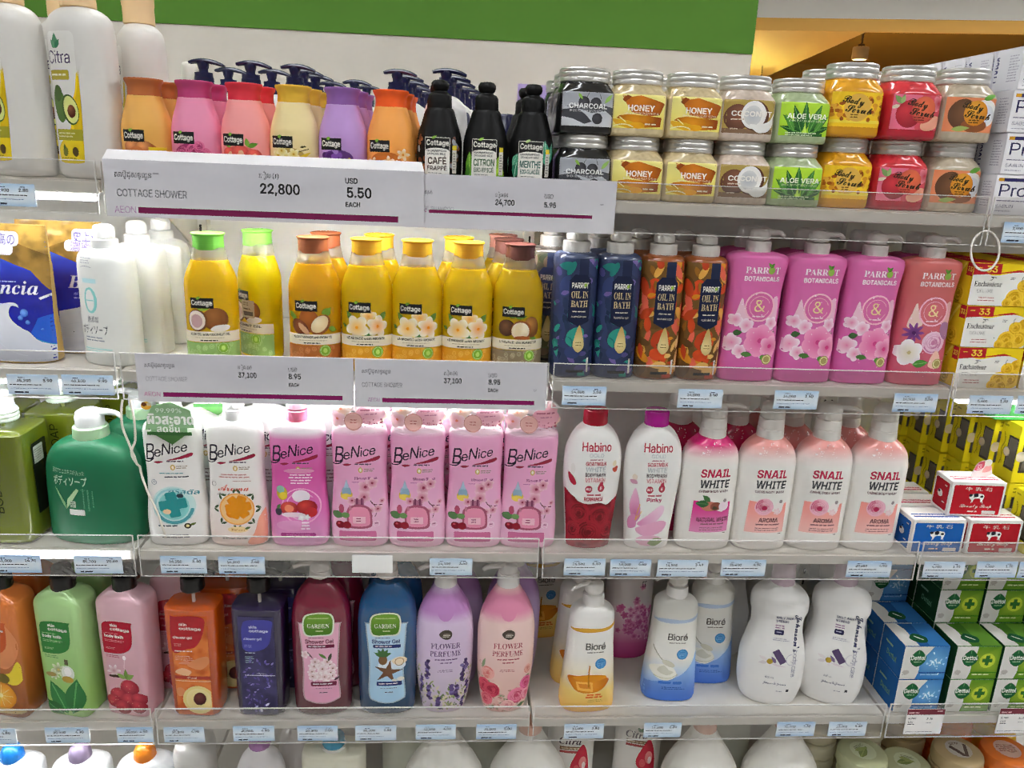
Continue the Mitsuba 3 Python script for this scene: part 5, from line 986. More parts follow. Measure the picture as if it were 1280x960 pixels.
def green():
    b = Body([(0, 66, 36), (3, 71, 41), (10, 72.5, 42), (90, 71, 41), (120, 68, 39.5), (140, 59, 36), (152, 45, 31), (158, 30, 25), (160, 24, 22)], 2.35, n=64)
    def art(a):
        a.t('天然アロエエキスの入った', -46, 113, 6, '#a8c4ac', 'jp', w=54, rot=-2).t('ボディソープ', -45, 95, 11.5, '#c2d8c4', 'jp', w=56, grow=.2)
        a.p([(-44, 90), (-38, 84), (-26, 66), (-25, 56), (-32, 66)], '#7aaa78').p([(-25, 56), (-22, 72), (-6, 90), (-2, 88), (-14, 70)], '#a8c89a')
        a.r(-18, 60, -9, 70, '#a8b8a4').bars(-17, -10, 67, 3, 1, 2.6, '#3a5a44', 1).r(-20, 48, 4, 57, '#e2e6e2').bars(0, 14, 88, 1, 1.4, 3, '#3f7a58', 2, 'c')
        for i in range(12): a.r(3, 60 + i * 2.6, 5, 61.6 + i * 2.6, '#5f9a78').r(10, 56 + i * 2.8, 12.4, 57.8 + i * 2.8, '#5f9a78').r(17, 62 + i * 2.2, 19, 63.2 + i * 2.2, '#5f9a78')
    top = [('pump_collar', P(lathe([(24, 158), (25, 160), (24.4, 174), (23, 175.5), (12, 176)]), 'gloss', '#b3d8ac')), ('pump_head', P(cat(lathe([(19.5, 175.5), (20, 177), (20, 190), (18, 197), (12, 201), (4, 202.5)]), tube(curve([(6, 0, 195), (26, 0, 198), (40, 0, 197), (49, 0, 192)], 12), np.linspace(6.4, 3.4, 12))), 'gloss', '#dfe3e4'))]
    return [('body', P(b.mesh, 'satin', '#16603f'))] + top + label_on(b, art, b.outline(4, 150, .985), wrap=True)
GR = green()
place(GR, 'green_pump_bottle', 'big green pump bottle with aloe leaf print, front', 'bottle', -.0725, .053, ROW[2], -8)
place(GR, 'green_pump_bottle', 'big green pump bottle behind the front one', 'bottle', -.034, .150, ROW[2] + .0, 170)
single('cable', shape(cat(tube(curve([(2, -4, 1152), (0, -9, 1120), (8, -9, 1085), (14, -8, 1060), (12, 8, 1045), (22, 2, 1010), (36, 0, 970), (40, 6, 935)], 40), 1.7, 8), tube(curve([(12, -4, 1152), (17, -8, 1120), (16, -8, 1095), (9, -9, 1075), (14, -8, 1060)], 24), 1.7, 8)), 'satin', '#ded8cc'), 'loose white cable hanging between the green bottle and the teal ring bottle', 'cable')
# ---- soap cartons at the right end
def cow_face(col):
    def f(a):
        a.r(-43, .5, 43, 57.5, '#ecebe8').r(-40, 3, 40, 53, col, 2.5)
        a.t('牛 乳 石', 0, 44, 5.2, '#e8e2da', 'jp', w=44, al='c')
        a.p(closed([(-10, 36), (-4, 39), (8, 38), (11, 34), (9, 27), (6, 24), (5, 30), (-4, 30), (-7, 24), (-9, 28), (-13, 32)]), '#f4f4f2').p(closed([(-6, 38), (0, 39), (1, 34), (-5, 33)]), '#22222a').e(-11, 36, 3, 2.4, '#22222a').e(7, 34, 2.4, 2, '#22222a').line([(-8, 28), (-9, 23)], 1.2, '#f4f4f2', False).line([(8, 28), (10, 23)], 1.2, '#f4f4f2', False)
        a.t('Beauty Soap', 0, 15, 6.4, '#eadfd6', 'script', w=52, al='c').bars(-12, 8, 7, 1, 2.4, 3, '#e6d6cc', 3).r(12, 4, 34, 10, '#d9d3cd')
    return f
def cow_side(col):
    def f(a): a.r(0, .5, 46, 57.5, '#e2e0dd').r(4, 5, 42, 52, col, 3).e(20, 28, 7, 6, '#e6e4e0').e(17, 31, 3, 2.4, '#22222a').bars(30, 38, 44, 1, 2, 3, '#e0d0c8', 1).bars(28, 36, 16, 1, 2, 3, '#e0d0c8', 2)
    return f
def cow_top(col):
    def f(a): a.r(-43, .5, 43, 46, '#efeeeb').r(-38, 10, 38, 22, col, 2).r(-38, 14, 38, 19, '#e8e4e2')
    return f
CWB = carton(88, 47, 58, '#e6e4e0', cow_face('#1f5fae'), cow_side('#1c4f94'), cow_top('#3c5aa0'))
CWR = carton(88, 47, 58, '#e6e4e0', cow_face('#b01c28'), cow_side('#9a1a26'), cow_top('#b8324a'))
place(CWB, 'milk_soap_carton', 'blue and white cow soap carton at the front', 'box', 1.236, .006, ROW[2])
place(CWR, 'milk_soap_carton', 'red and white cow soap carton at the front', 'box', 1.330, .006, ROW[2])
place(CWR, 'milk_soap_carton', 'red and white cow soap carton on top of the front two', 'box', 1.297, .019, ROW[2] + .0595, -2)
for i, (x, y) in enumerate(((1.236, .060), (1.236, .113), (1.330, .060))):
    place(CWR, 'milk_soap_carton', 'red and white cow soap carton, ' + ['behind the blue one', 'two behind the blue one', 'behind the lower red one'][i], 'box', x, y, ROW[2])
a = Art(); fl = Polygon(closed([(-16, 0), (16, 2), (17, 12), (12, 22), (4, 28), (-8, 26), (-15, 18)]))
a.add(fl, '#f0e6e2').p(closed([(-15, 12), (-2, 14), (2, 26), (-8, 26), (-15, 18)]), '#d9546a').p(closed([(0, 8), (14, 10), (15, 18), (4, 18)]), '#eea8a6').e(8, 24, 7, 6, '#f4efe8').bars(-12, 0, 20, 3, 1.6, 3.4, '#f6dfe2', 2)
m = trimesh.creation.extrude_polygon(fl, .6, engine='earcut'); v = m.vertices.copy(); m.vertices = np.c_[v[:, 0], v[:, 2], v[:, 1]] / 1000; m.invert()
place([('flap', shape(m, 'paper', '#efe6e2', False)), ('print', printed(a, flat_front(-.12), edge=30))], 'paper_flap', 'torn pink and white paper flap on the topmost cow soap carton', 'paper', 1.312, .040, ROW[2] + .1185, 8)
def yw_front(a): a.r(-38, .6, 38, 97, '#e2d21e').r(-30, 18, 34, 74, '#3a352c').r(-26, 22, 30, 70, mottle('#6a655c', '#4a463e', 60, 2)).e(-30, 46, 9, 9, '#d8ccb8').bars(-30, 20, 88, 2, 2.6, 6, '#9a8e1a', 2)
def yw_left(a):
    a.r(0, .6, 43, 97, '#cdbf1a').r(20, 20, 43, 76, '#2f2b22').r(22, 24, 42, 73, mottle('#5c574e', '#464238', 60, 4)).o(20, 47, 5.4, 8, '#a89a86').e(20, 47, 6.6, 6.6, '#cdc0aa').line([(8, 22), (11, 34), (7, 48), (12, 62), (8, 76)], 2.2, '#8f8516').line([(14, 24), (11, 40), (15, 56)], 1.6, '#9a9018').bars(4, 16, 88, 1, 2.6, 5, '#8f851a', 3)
YW = carton(77, 43.5, 98, '#d6c81c', yw_front, yw_left, None)
for t_ in range(2):
    for d in range(6):
        if t_ == 0 and d == 0: pass
        place(YW, 'yellow_soap_carton', f'yellow soap carton with dark window, {["lower", "upper"][t_]} tier, {ORDINAL[d]} from the front', 'box', 1.4185 - .0125 * d, .062 + .0455 * d - .03 * (d == 0) * 0, ROW[2] + .0995 * t_, 0)
place(YW, 'yellow_soap_carton', 'yellow soap carton standing alone at the front right', 'box', 1.4225, .006, ROW[2])
GB = carton(120, 60, 26, '#3f9a4a', None, None, None)
place(GB, 'green_carton', 'flat green carton lying on top of the yellow soap cartons', 'box', 1.41, .09, ROW[2] + .1995, 0)
# ================================================================ fourth row
BLK = '#141313'
def blackpump(z0, spout=True, ang=-25):
    c = lathe([(17.4, z0 - 1), (18, z0), (17.6, z0 + 18), (16.6, z0 + 22), (14, z0 + 23), (8, z0 + 23.4)])
    h = cat(lathe([(7, z0 + 23), (7, z0 + 25), (14, z0 + 25.4), (14.4, z0 + 27), (14, z0 + 35), (11, z0 + 38), (4, z0 + 39)]), tube(curve([(0, 0, z0 + 33), (20 * math.cos(math.radians(ang)), 20 * math.sin(math.radians(ang)), z0 + 34), (40 * math.cos(math.radians(ang)), 40 * math.sin(math.radians(ang)), z0 + 31)], 10), np.linspace(6, 4, 10)))
    return [('pump_collar', P(c, 'gloss', BLK)), ('pump_head', P(h, 'gloss', BLK))]
def drop_badge(a, x, z, s, col, t1, t2, t3):
    a.p(closed([(x - s, z + s * .2), (x - s * .75, z + s), (x + s, z + s * 1.12), (x + s * 1.05, z + s * .9), (x + s * .95, z - s * .5), (x + s * .3, z - s * 1.1), (x - s * .9, z - s * 1.2), (x - s, z - s)]), col)
    a.t('skin', x - s * .4, z + s * .72, s * .22, '#f2f0ea', 'b', w=s * .5).t('cottage', x - s * .4, z + s * .46, s * .22, '#f2f0ea', 'b', w=s * 1.3)
    a.bars(x - s * .85, x + s * .4, z + s * .22, 1, 1.1, 2, t3, 1).t(t2, x - s * .85, z - s * .06, s * .22, '#f6f4f0', 'b', w=s * 1.3).bars(x - s * .85, x + s * .5, z - s * .26, 2, .9, 2.4, t3, 2).bars(x - s * .8, x, z - s * .8, 2, .9, 2.2, t3, 3)
SK = [(0, 33, 24), (2, 35.5, 26.5), (10, 36.5, 27.2), (110, 38.5, 27.6), (188, 39.5, 27.6), (200, 38.6, 27), (209, 33, 24.5), (215, 24, 20), (218, 18, 17), (219, 15, 15)]
def skin(col, art, badge, mat='gel'):
    b = Body(SK, 6, n=72)
    def full(a):
        art(a); drop_badge(a, -3, 144, 25, badge[0], '', 'body bath', badge[1]); a.bars(-25, 0, 110, 2, 1, 3, badge[2], 6)
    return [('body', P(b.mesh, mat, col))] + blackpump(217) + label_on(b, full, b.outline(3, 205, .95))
def sk_olive(a):
    for x, z, r in ((-4, 86, 13), (6, 80, 10), (-12, 76, 9)): a.flower(x, z, r, '#8a9a5a', '#dfe6c4', 7, '#c9b96a', z, .3)
    a.e(12, 82, 11, 13, '#dfe6d8').e(12, 84, 6, 8, '#f4f4ee').e(10, 70, 10, 6, '#b3963a').r(8, 96, 14, 106, '#5a5a3a').e(-18, 76, 9, 4, '#9a8a4a')
    a.leaf(2, 6, 62, 30, 112, '#2f7a3c', '#5aa45c').leaf(12, 8, 66, 34, 78, '#2c7238', '#55a058').leaf(-4, 4, 40, 24, 150, '#276830', '#4f9a52')
def sk_berry(a):
    a.flower(-14, 82, 12, '#c48a94', '#eedfe2', 6, None, 10, .3).leaf(-26, 72, 34, 5, 2, '#3a2420').line([(4, 88), (6, 104)], 1.2, '#e9c9d0', False).e(6, 108, 3, 4, '#f4e6ea').leaf(4, 70, 18, 9, 30, '#7f9a4a').leaf(4, 70, 16, 8, 150, '#8aa653').leaf(6, 70, 18, 7, 90, '#6f8a3e')
    for x, z, r in ((10, 54, 16), (-10, 38, 15), (8, 30, 15), (24, 34, 13), (-20, 26, 13), (22, 20, 13), (-4, 16, 14)): a.e(x, z, r, r * .9, radial(x - 3, z + 4, r * 1.3, '#c8404e', '#7f1426'))
    a.sprinkle(-28, 30, 12, 62, 34, (.5, 1), ['#d98a7a', '#e8b49a'], 4)
def sk_orange(a):
    a.p(closed([(-30, 128), (-16, 102), (14, 90), (34, 112), (34, 150), (10, 180), (-24, 180)]), '#d98a5a').p(closed([(-2, 76), (20, 84), (34, 104), (36, 70), (20, 62)]), '#e8cf3a')
    a.e(-8, 88, 10, 6, '#4a2a1c').e(6, 72, 12, 9, '#6a5a1e').e(-2, 40, 27, 25, '#d98a1e').e(-2, 40, 24, 22.4, radial(-2, 40, 26, '#f0c04a', '#e08a14')).e(-2, 40, 4, 4, '#f6e4a8')
    for k in range(9): q = math.radians(k * 40); a.line([(-2 + 4 * math.cos(q), 40 + 4 * math.sin(q)), (-2 + 21 * math.cos(q), 40 + 20 * math.sin(q))], .9, '#f6dc98', False)
    a.p(closed([(-30, 14), (30, 18), (32, 10), (-30, 6)]), '#c9a86a')
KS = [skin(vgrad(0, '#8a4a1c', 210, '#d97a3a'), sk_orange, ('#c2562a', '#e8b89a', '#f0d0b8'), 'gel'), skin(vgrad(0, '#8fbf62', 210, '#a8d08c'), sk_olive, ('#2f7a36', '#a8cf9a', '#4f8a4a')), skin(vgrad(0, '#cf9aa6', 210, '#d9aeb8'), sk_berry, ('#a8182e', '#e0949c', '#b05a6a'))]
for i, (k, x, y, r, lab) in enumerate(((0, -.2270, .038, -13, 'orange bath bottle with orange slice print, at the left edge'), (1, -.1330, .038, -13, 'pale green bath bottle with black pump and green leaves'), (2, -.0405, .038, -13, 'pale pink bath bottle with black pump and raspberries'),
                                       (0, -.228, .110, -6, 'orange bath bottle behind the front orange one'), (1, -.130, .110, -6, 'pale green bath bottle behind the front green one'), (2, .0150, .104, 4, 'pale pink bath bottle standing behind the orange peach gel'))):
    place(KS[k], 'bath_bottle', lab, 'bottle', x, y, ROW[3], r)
# ---- clear gels
def gelbottle(col, art, dark):
    s = [(z, a * 1.06, b_ * 1.04) for z, a, b_ in SK]
    b = Body(s, 5, n=64)
    l = Body([(z + (1.5 if z < 2 else 0), a - 1.4, b_ - 1.4) for z, a, b_ in s if z < 189] + [(191, 40.3, 27), (192, 37, 24)], 5, n=56)
    dip = shape(tube(curve([(0, 0, 216), (1, 0, 150), (6, 0, 80), (16, 0, 10)], 14), 2.6), 'satin', '#d8d0c8')
    return [('bottle', {**shape(b.mesh, 'clear', None)}), ('liquid', P(l.mesh, 'gel', col)), ('dip_tube', dip)] + blackpump(217, ang=-15) + label_on(b, art, b.outline(3, 186, .95), off=.3)
def gl_peach(a):
    a.r(-27, 2, 29, 182, mottle('#c45a26', '#d97a3a', 60, 3))
    a.p(closed([(-27, 178), (-20, 182), (22, 182), (24, 160), (12, 132), (-6, 124), (-27, 120)], 6), '#a8262c')
    a.t('skin', -14, 166, 5.4, '#f2e8e4', 'b', w=12).t('cottage', -14, 159, 5.4, '#f2e8e4', 'b', w=34).t('shower gel', -25, 143, 5, '#f4e4de', 'b', w=30).bars(-24, -10, 133, 2, 1, 3, '#e0a8a0', 3).bars(-24, 4, 120, 1, 2, 3, '#f0d8d0', 2).bars(-24, 6, 111, 3, 1, 3.2, '#e8b8a4', 4)
    a.p(closed([(-6, 96), (14, 88), (28, 100), (26, 112), (10, 108)]), '#d98a5a').p(closed([(-26, 82), (-14, 90), (0, 84), (-8, 76)]), '#e8b48a').p(closed([(-20, 98), (-6, 104), (-2, 98)]), '#d98a6a')
    a.r(-27, 70, 29, 76, '#a83a2e').t('Peach', -8, 71, 4.6, '#f2c8b0', 'script', w=16).r(-27, 66, 29, 67.4, '#eab89a').p(closed([(-26, 50), (-18, 54), (-10, 42), (-24, 38)]), '#d88a5a')
    a.add(affinity.translate(affinity.scale(Point(0, 0).buffer(1, 12), 25, 26), 8, 32).intersection(box(-27, 2, 28, 60)), '#e8d48a').e(8, 32, 20, 21, radial(8, 32, 24, '#e6c878', '#efe0a8')).e(10, 34, 10, 12, radial(8, 38, 14, '#6a2a24', '#3a1216'), -15)
def gl_purple(a):
    a.r(-27, 2, 29, 182, mottle('#2f2a4e', '#423c66', 60, 5))
    a.p(closed([(-20, 168), (-10, 176), (24, 176), (25, 160), (20, 134), (4, 122), (-18, 122), (-22, 140)], 6), '#45449a')
    a.t('skin', -10, 162, 5.2, '#d8d8f0', 'b', w=12).t('cottage', -10, 155, 5.2, '#d8d8f0', 'b', w=30).t('shower gel', -19, 141, 4.6, '#c8c8ea', 'b', w=28).bars(-18, -4, 131, 2, 1, 3, '#9a9ad0', 3).bars(-18, 4, 117, 1, 1.6, 3, '#d0d0e8', 4).bars(-18, -4, 110, 4, 1.6, 3.4, '#8aa0a8', 5)
    R = random.Random(8)
    for _ in range(70): x, z = R.uniform(-24, 27), R.uniform(4, 104); a.leaf(x, z, R.uniform(4, 9), R.uniform(2, 4), R.uniform(0, 360), R.choice(['#5a4a8a', '#6f62a4', '#3d3468', '#8a80b8', '#504690']))
    a.r(-20, 76, 27, 77.4, '#c8c4dc').t('Alpine', -2, 79, 4, '#c8c4dc', 'script', w=16).leaf(10, 20, 9, 4, 40, '#d8d4ec').leaf(-6, 14, 8, 4, 60, '#c0bce0').leaf(4, 8, 10, 4, 100, '#cfcbe8')
GLP, GLV = gelbottle(vgrad(0, '#a83c06', 190, '#cc5408'), gl_peach, 0), gelbottle(vgrad(0, '#190a2e', 190, '#21123e'), gl_purple, 0)
for k, x, y, r, lab in ((GLP, .0625, .037, -4, 'clear orange shower gel with peach print and black pump'), (GLV, .1640, .037, -3, 'dark purple shower gel with lavender print and black pump'), (GLP, .0960, .102, 3, 'clear orange shower gel behind the front one'), (GLV, .1820, .102, 3, 'dark purple shower gel behind the front one')):
    place(k, 'shower_gel_bottle', lab, 'bottle', x, y, ROW[3], r)
def garden(col, liq, lab):
    s = [(0, 40, 22), (2, 44, 25), (10, 46.5, 27), (100, 48, 28), (160, 48, 28), (190, 45.5, 27), (212, 38, 24), (228, 27, 20), (238, 19, 17), (244, 15, 15), (247, 14, 14)]
    b = Body(s, 2.5, n=64)
    l = Body([(z + (1.5 if z < 2 else 0), a - 1.4, b_ - 1.4) for z, a, b_ in s if z < 230] + [(234, 20, 16)], 2.5, n=52)
    cap = [('pump_collar', P(lathe([(16.5, 243), (17, 245), (16.4, 254), (14, 255)]), 'gloss', '#ded6d0')), ('pump_head', P(cat(lathe([(15, 254.5), (16, 256), (15, 266), (11, 270), (4, 271)]), tube(curve([(0, 0, 264), (-24, -6, 266), (-40, -10, 262)], 10), np.linspace(6, 4, 10))), 'gloss', '#ded6d0'))]
    dip = shape(tube(curve([(0, 0, 244), (1, 0, 150), (6, 0, 80), (14, 0, 10)], 14), 3), 'satin', '#d8d0d0')
    return [('bottle', {**shape(b.mesh, 'clear', None)}), ('liquid', P(l.mesh, 'gel', liq)), ('dip_tube', dip)] + cap + label_on(b, lab, b.outline(3, 220, .97), off=.3)
def gd(c1, c2, rim, band, art):
    def f(a):
        pts = closed([(-33, 165), (-30, 172), (28, 172), (31, 160), (27, 90), (30, 40), (24, 30), (4, 24), (-18, 28), (-29, 40), (-28, 100)])
        a.p(pts, rim); a.add(Polygon(pts).buffer(-2), vgrad(26, c1, 172, c2))
        a.p(closed([(-24, 152), (-22, 186), (18, 188), (20, 154), (0, 150)], 6), '#dfe3cf').p(closed([(-22, 154), (-20, 184), (16, 186), (18, 156), (0, 152)], 6), vgrad(152, '#4a7a22', 186, '#6f9a34')).t('GARDEN', -19, 164, 7.6, '#f0efe0', 'serif', w=34).bars(-6, 8, 158, 1, 2, 3, '#cfd8a8', 2).r(-18, 180, 14, 182, '#a8bf7a')
        a.bars(-18, 14, 146, 1, 1.1, 3, '#6a5a6a', 3).t('Shower Gel', -23, 136, 7.6, band, 'b', w=44).r(-21, 128, 22, 134, band, 1.5).bars(-18, 19, 130, 1, 2, 3, '#e8dfe6', 4)
        art(a); a.r(-16, 58, 24, 66, band, 1.5).bars(-13, 21, 61, 1, 2, 3, '#e6dde4', 5).bars(-10, 18, 53, 1, .9, 3, '#7a6a7a', 6).bars(-3, 13, 45, 1, 1.6, 3, '#5a4a5a', 7)
    return f
def ga_bloom(a):
    for i in range(24):
        R = random.Random(i * 7); x, z = R.uniform(-16, 20), R.uniform(70, 106); a.flower(x, z, 7.5, '#d9a8b0', '#f6eaec', 5, '#7a5a3a', i * 17, .5, .16)
    a.leaf(-2, 118, 16, 5, -40, '#5a7a3a').leaf(12, 104, 16, 5, 70, '#4a4a3a').leaf(-24, 124, 20, 3, -50, '#5a2a3a').flower(-24, 116, 7, '#d9a8b0', '#f6eaec', 5).leaf(20, 68, 12, 4, 30, '#4a2a3a')
def ga_star(a):
    a.e(8, 96, 22, 10, '#dfeaf2').e(20, 104, 12, 7, '#ecdcc0').o(20, 102, 6, 7.5, '#b89a78')
    a.p([(p_[0] * 1.0 + 2, p_[1] + 84) for p_ in [(24 * math.cos(math.radians(q)) if k % 2 == 0 else 7.5 * math.cos(math.radians(q)), 22 * math.sin(math.radians(q)) if k % 2 == 0 else 7.5 * math.sin(math.radians(q))) for k, q in enumerate(range(8, 368, 36))]], radial(2, 84, 26, '#7a543c', '#5a3a28'))
    a.e(-6, 106, 7, 9, '#7a5a3a')
    for q in (30, 60, 90, 120, 150): a.leaf(-6, 112, 16, 6, q, '#3f6a3a')
    a.e(22, 70, 6, 4, '#e8e4dc').e(12, 68, 4, 3, '#d8d4cc')
GDR, GDB = garden(0, vgrad(0, '#560620', 210, '#780a2e'), gd('#e0a0bc', '#e8b4c8', '#b8949c', '#6a1438', ga_bloom)), garden(0, vgrad(0, '#05385c', 210, '#084f80'), gd('#a8cce6', '#bcd8ec', '#9ab0c0', '#23306a', ga_star))
for k, x, y, lab in ((GDR, .2610, .034, 'clear crimson shower gel with pink blossom label'), (GDB, .3650, .034, 'clear blue shower gel with starfish label'), (GDR, .2740, .097, 'crimson shower gel behind the blossom one'), (GDB, .3715, .097, 'blue shower gel behind the starfish one')):
    place(k, 'round_gel_bottle', lab, 'bottle', x, y, ROW[3], 2)
# ---- flower perfume bottles
def perfume(top, mid, low, art, ink, plain=False):
    b = Body([(0, 30, 20), (2, 34, 23), (12, 37, 25), (40, 42, 28), (90, 46, 30), (140, 46.6, 30), (170, 44, 29), (195, 36, 26), (214, 25, 21), (226, 18, 17), (229, 16, 16)], 2.2, n=64)
    c = [('pump_collar', P(lathe([(17.5, 227), (18, 229), (17.4, 247), (16.4, 248.4), (10, 249)]), 'gloss', '#e9e4e2')), ('pump_head', P(cat(lathe([(13, 248.5), (14, 250), (13.6, 260), (10, 264), (4, 266)]), tube(curve([(0, 0, 259), (-16, -4, 262), (-34, -8, 262), (-42, -10, 258)], 10), np.linspace(5.6, 3.6, 10))), 'gloss', '#e6e0de'))]
    def full(a):
        art(a)
        a.p(closed([(-10, 152), (-4, 159), (4, 160), (10, 156), (10, 148), (4, 143), (-4, 145)]), '#4a3f38').e(2, 151, 6, 3, '#8a7f76').bars(-4, 8, 150, 2, 1, 3, '#d8d0c8', 2)
        a.t('FLOWER', 1, 126, 10, ink, 'serif', w=49, al='c').t('PERFUME', 1, 112, 10, ink, 'serif', w=52, al='c').bars(-22, 26, 105, 1, 2, 3, ink, 3, 'c').bars(-10, 14, 99, 1, 2, 3, ink, 4, 'c').bars(-12, 14, 86, 2, 1, 3, ink, 5, 'c')
        a.add(affinity.scale(Point(0, 0).buffer(1, 12), 12, 20).intersection(box(-14, -2, 14, 30)) if False else affinity.translate(affinity.scale(Point(0, 0).buffer(1, 12), 13, 17), 0, 192), top)
    col = vstops((0, low), (60, low), (120, mid), (170, mid), (188, top), (215, top), (230, mid))
    return [('body', P(b.mesh, 'gloss', col))] + c + ([] if plain else label_on(b, full, b.outline(2, 205, .985), wrap=True))
def fl_lav(a):
    R = random.Random(12)
    for _ in range(210):
        x = R.uniform(-58, 58); top_ = 40 + abs(x) * 1.1
        z = R.uniform(6, min(top_, 104)); a.leaf(x, z, R.uniform(4, 10), R.uniform(2, 4), R.uniform(40, 140), R.choice(['#7a8a5a', '#a8ac7a', '#cfc89a', '#8f9468', '#d8cfae', '#6a7a50']))
    for x, z, h in ((-30, 70, 36), (-44, 40, 34), (-26, 30, 30), (32, 64, 34), (40, 84, 22), (22, 30, 30), (44, 34, 30), (-8, 12, 24), (10, 40, 22), (-50, 12, 26), (34, 10, 22)):
        for k in range(int(h / 4)): a.e(x + R.uniform(-3, 3), z + k * 4, 4.2, 3, R.choice(['#4a3668', '#5f4a80', '#3c2a58', '#7a68a0']), R.uniform(-30, 30))
def fl_rose(a):
    R = random.Random(14)
    for _ in range(150):
        x = R.uniform(-58, 58); z = R.uniform(6, 34 + abs(x) * 1.2); a.leaf(x, z, R.uniform(4, 9), R.uniform(2, 5), R.uniform(0, 360), R.choice(['#e8b8b0', '#c98a80', '#9aa080', '#f0d0c4', '#6a7a5a', '#d8a098']))
    for x, z, r, d, l in ((-34, 78, 14, '#d9706a', '#eeb0a8'), (-42, 52, 16, '#b0223e', '#e0566c'), (-26, 46, 16, '#a81c38', '#d84a62'), (-36, 26, 14, '#c43a50', '#e87a88'), (38, 56, 14, '#b8245a', '#e0689a'), (20, 34, 17, '#c43a62', '#ee8aa6'), (40, 32, 13, '#cf4a6a', '#f0a0b4'), (4, 16, 12, '#d88a90', '#f2c4c0'), (40, 82, 9, '#c87a70', '#e6aaa0')): a.rose(x, z, r, d, l, int(x + 60))
    a.leaf(-46, 86, 20, 7, 70, '#8a9470').leaf(-30, 8, 16, 7, 20, '#55704a').leaf(20, 10, 22, 8, 10, '#55704a')
FPL = perfume('#bc86c0', '#d9c3e0', '#cdbdd0', fl_lav, '#6a4a7a'); FPR = perfume('#dd8aa8', '#eeccc6', '#e6bdb4', fl_rose, '#a84a56'); FPB = perfume('#a880b4', '#b89cc4', '#a890b0', None, '', True)
for k, x, y, lab in ((FPL, .4570, .036, 'lilac perfume pump bottle with lavender print'), (FPR, .5570, .036, 'rose perfume pump bottle with rose print'), (FPB, .474, .104, 'plain violet pump bottle behind the lavender one'), (FPB, .572, .104, 'plain violet pump bottle behind the rose one')):
    place(k, 'perfume_pump_bottle', lab, 'bottle', x, y, ROW[3], 3)
# ---- conical pump bottles
def biore(col, art, wave):
    b = Body([(0, 41, 25), (2, 45, 28.5), (10, 46, 29.5), (60, 43, 28), (120, 38.5, 25), (160, 36.8, 23.6), (174, 36.4, 23.4), (182, 33, 22), (188, 25, 19.5), (191, 19, 17), (192, 16, 15)], 2.7, n=60)
    c = [('pump_collar', P(lathe([(17.4, 190), (18, 192), (17.4, 207), (16, 209), (9, 209.4)]), 'gloss', '#eceae6')), ('pump_head', P(cat(lathe([(11, 209), (12, 211), (15.5, 214), (16, 217), (15.4, 226), (12, 230), (4, 231.4)]), tube(curve([(0, 0, 226), (-18, -5, 228), (-34, -10, 225), (-40, -12, 221)], 10), np.linspace(4.8, 3, 10))), 'gloss', '#e6e3de'))]
    def full(a):
        a.p(closed([(-38, 152), (-20, 157), (10, 156), (30, 160), (38, 166), (38, 160), (24, 152), (-10, 149)]), wave)
        art(a); a.t('Bioré', 4, 118, 11.5, '#4a443e', 'r', w=33, al='c', grow=.2).bars(-10, 18, 112, 1, 1.6, 3, '#7a746c', 2)
        a.e(14, 92, 9.4, 9.6, '#3f86bf').o(14, 92, 6, 7, '#6aa8d6').bars(8, 20, 92, 2, 1, 3, '#8fc0e4', 1, 'c')
    return [('body', P(b.mesh, 'gloss', col))] + c + label_on(b, full, b.outline(2, 186, .975))
def bi_honey(a):
    a.p(closed([(-38, 66), (-20, 70), (20, 66), (30, 58), (16, 42), (-6, 38), (-26, 44)]), radial(-6, 54, 34, '#e8992a', '#c26a12')).e(-2, 66, 28, 6, '#d98a1e')
    a.p([(-26, 60), (2, 58), (4, 40), (-22, 44)], '#f0b04a').p([(-22, 56), (-2, 55), (0, 46), (-18, 48)], '#d9862a').line([(-4, 88), (-5, 66), (-4, 50)], 2.4, '#b8741a').bars(-10, 24, 33, 2, 2.8, 4.4, '#d9682a', 3, 'c').bars(-6, 22, 24, 2, 1.1, 3, '#b89a4a', 4, 'c')
def bi_milk(a):
    a.p(closed([(10, 50), (30, 70), (42, 94), (46, 40), (46, -4), (-46, -4), (-46, 30), (-20, 40)]), vgrad(0, '#3f6fc8', 90, '#9cc0ea'))
    a.p(closed([(-38, 62), (-30, 70), (-10, 72), (4, 62), (6, 50), (-8, 42), (-26, 46)]), '#ecebe2').p(closed([(-26, 60), (-16, 70), (-6, 62), (2, 58), (-10, 52)]), '#d5d4c6').line([(-34, 104), (-22, 84), (-12, 76)], 1.6, '#a8a698').e(-8, 74, 12, 5, '#cfcdbd', -25).line([(-30, 50), (-6, 46), (8, 54)], 1.4, '#cfceb8')
    a.bars(-22, 28, 35, 1, 5, 5, '#3a6fc4', 3).bars(-16, 26, 28, 2, 1.3, 3, '#2f5aa8', 4)
BY = biore(vstops((0, '#e8b048'), (40, '#efcf78'), (75, '#efe6cf'), (110, '#efece6'), (150, '#f0ede8'), (190, '#eceae6')), bi_honey, '#d8a43a')
BB = biore(vstops((0, '#3f70c8'), (26, '#6a9ae0'), (56, '#c4d8ec'), (80, '#e9e8e2'), (140, '#e6e5de'), (190, '#e0dfd8')), bi_milk, '#b4c4d8')
for k, x, y, r, lab in ((BY, .6975, .040, 4, 'white and yellow conical pump bottle with honey dish print, front'), (BB, .8440, .066, -4, 'white and blue conical pump bottle with milk swirl print, left'), (BB, .9230, .112, -3, 'white and blue conical pump bottle with milk swirl print, right'), (BY, .6900, .112, 10, 'white and yellow conical pump bottle behind the honey one'), (BY, .6380, .250, 5, 'white and yellow conical pump bottle at the back beside the rose perfume')):
    place(k, 'conical_pump_bottle', lab, 'bottle', x, y, ROW[3], r)
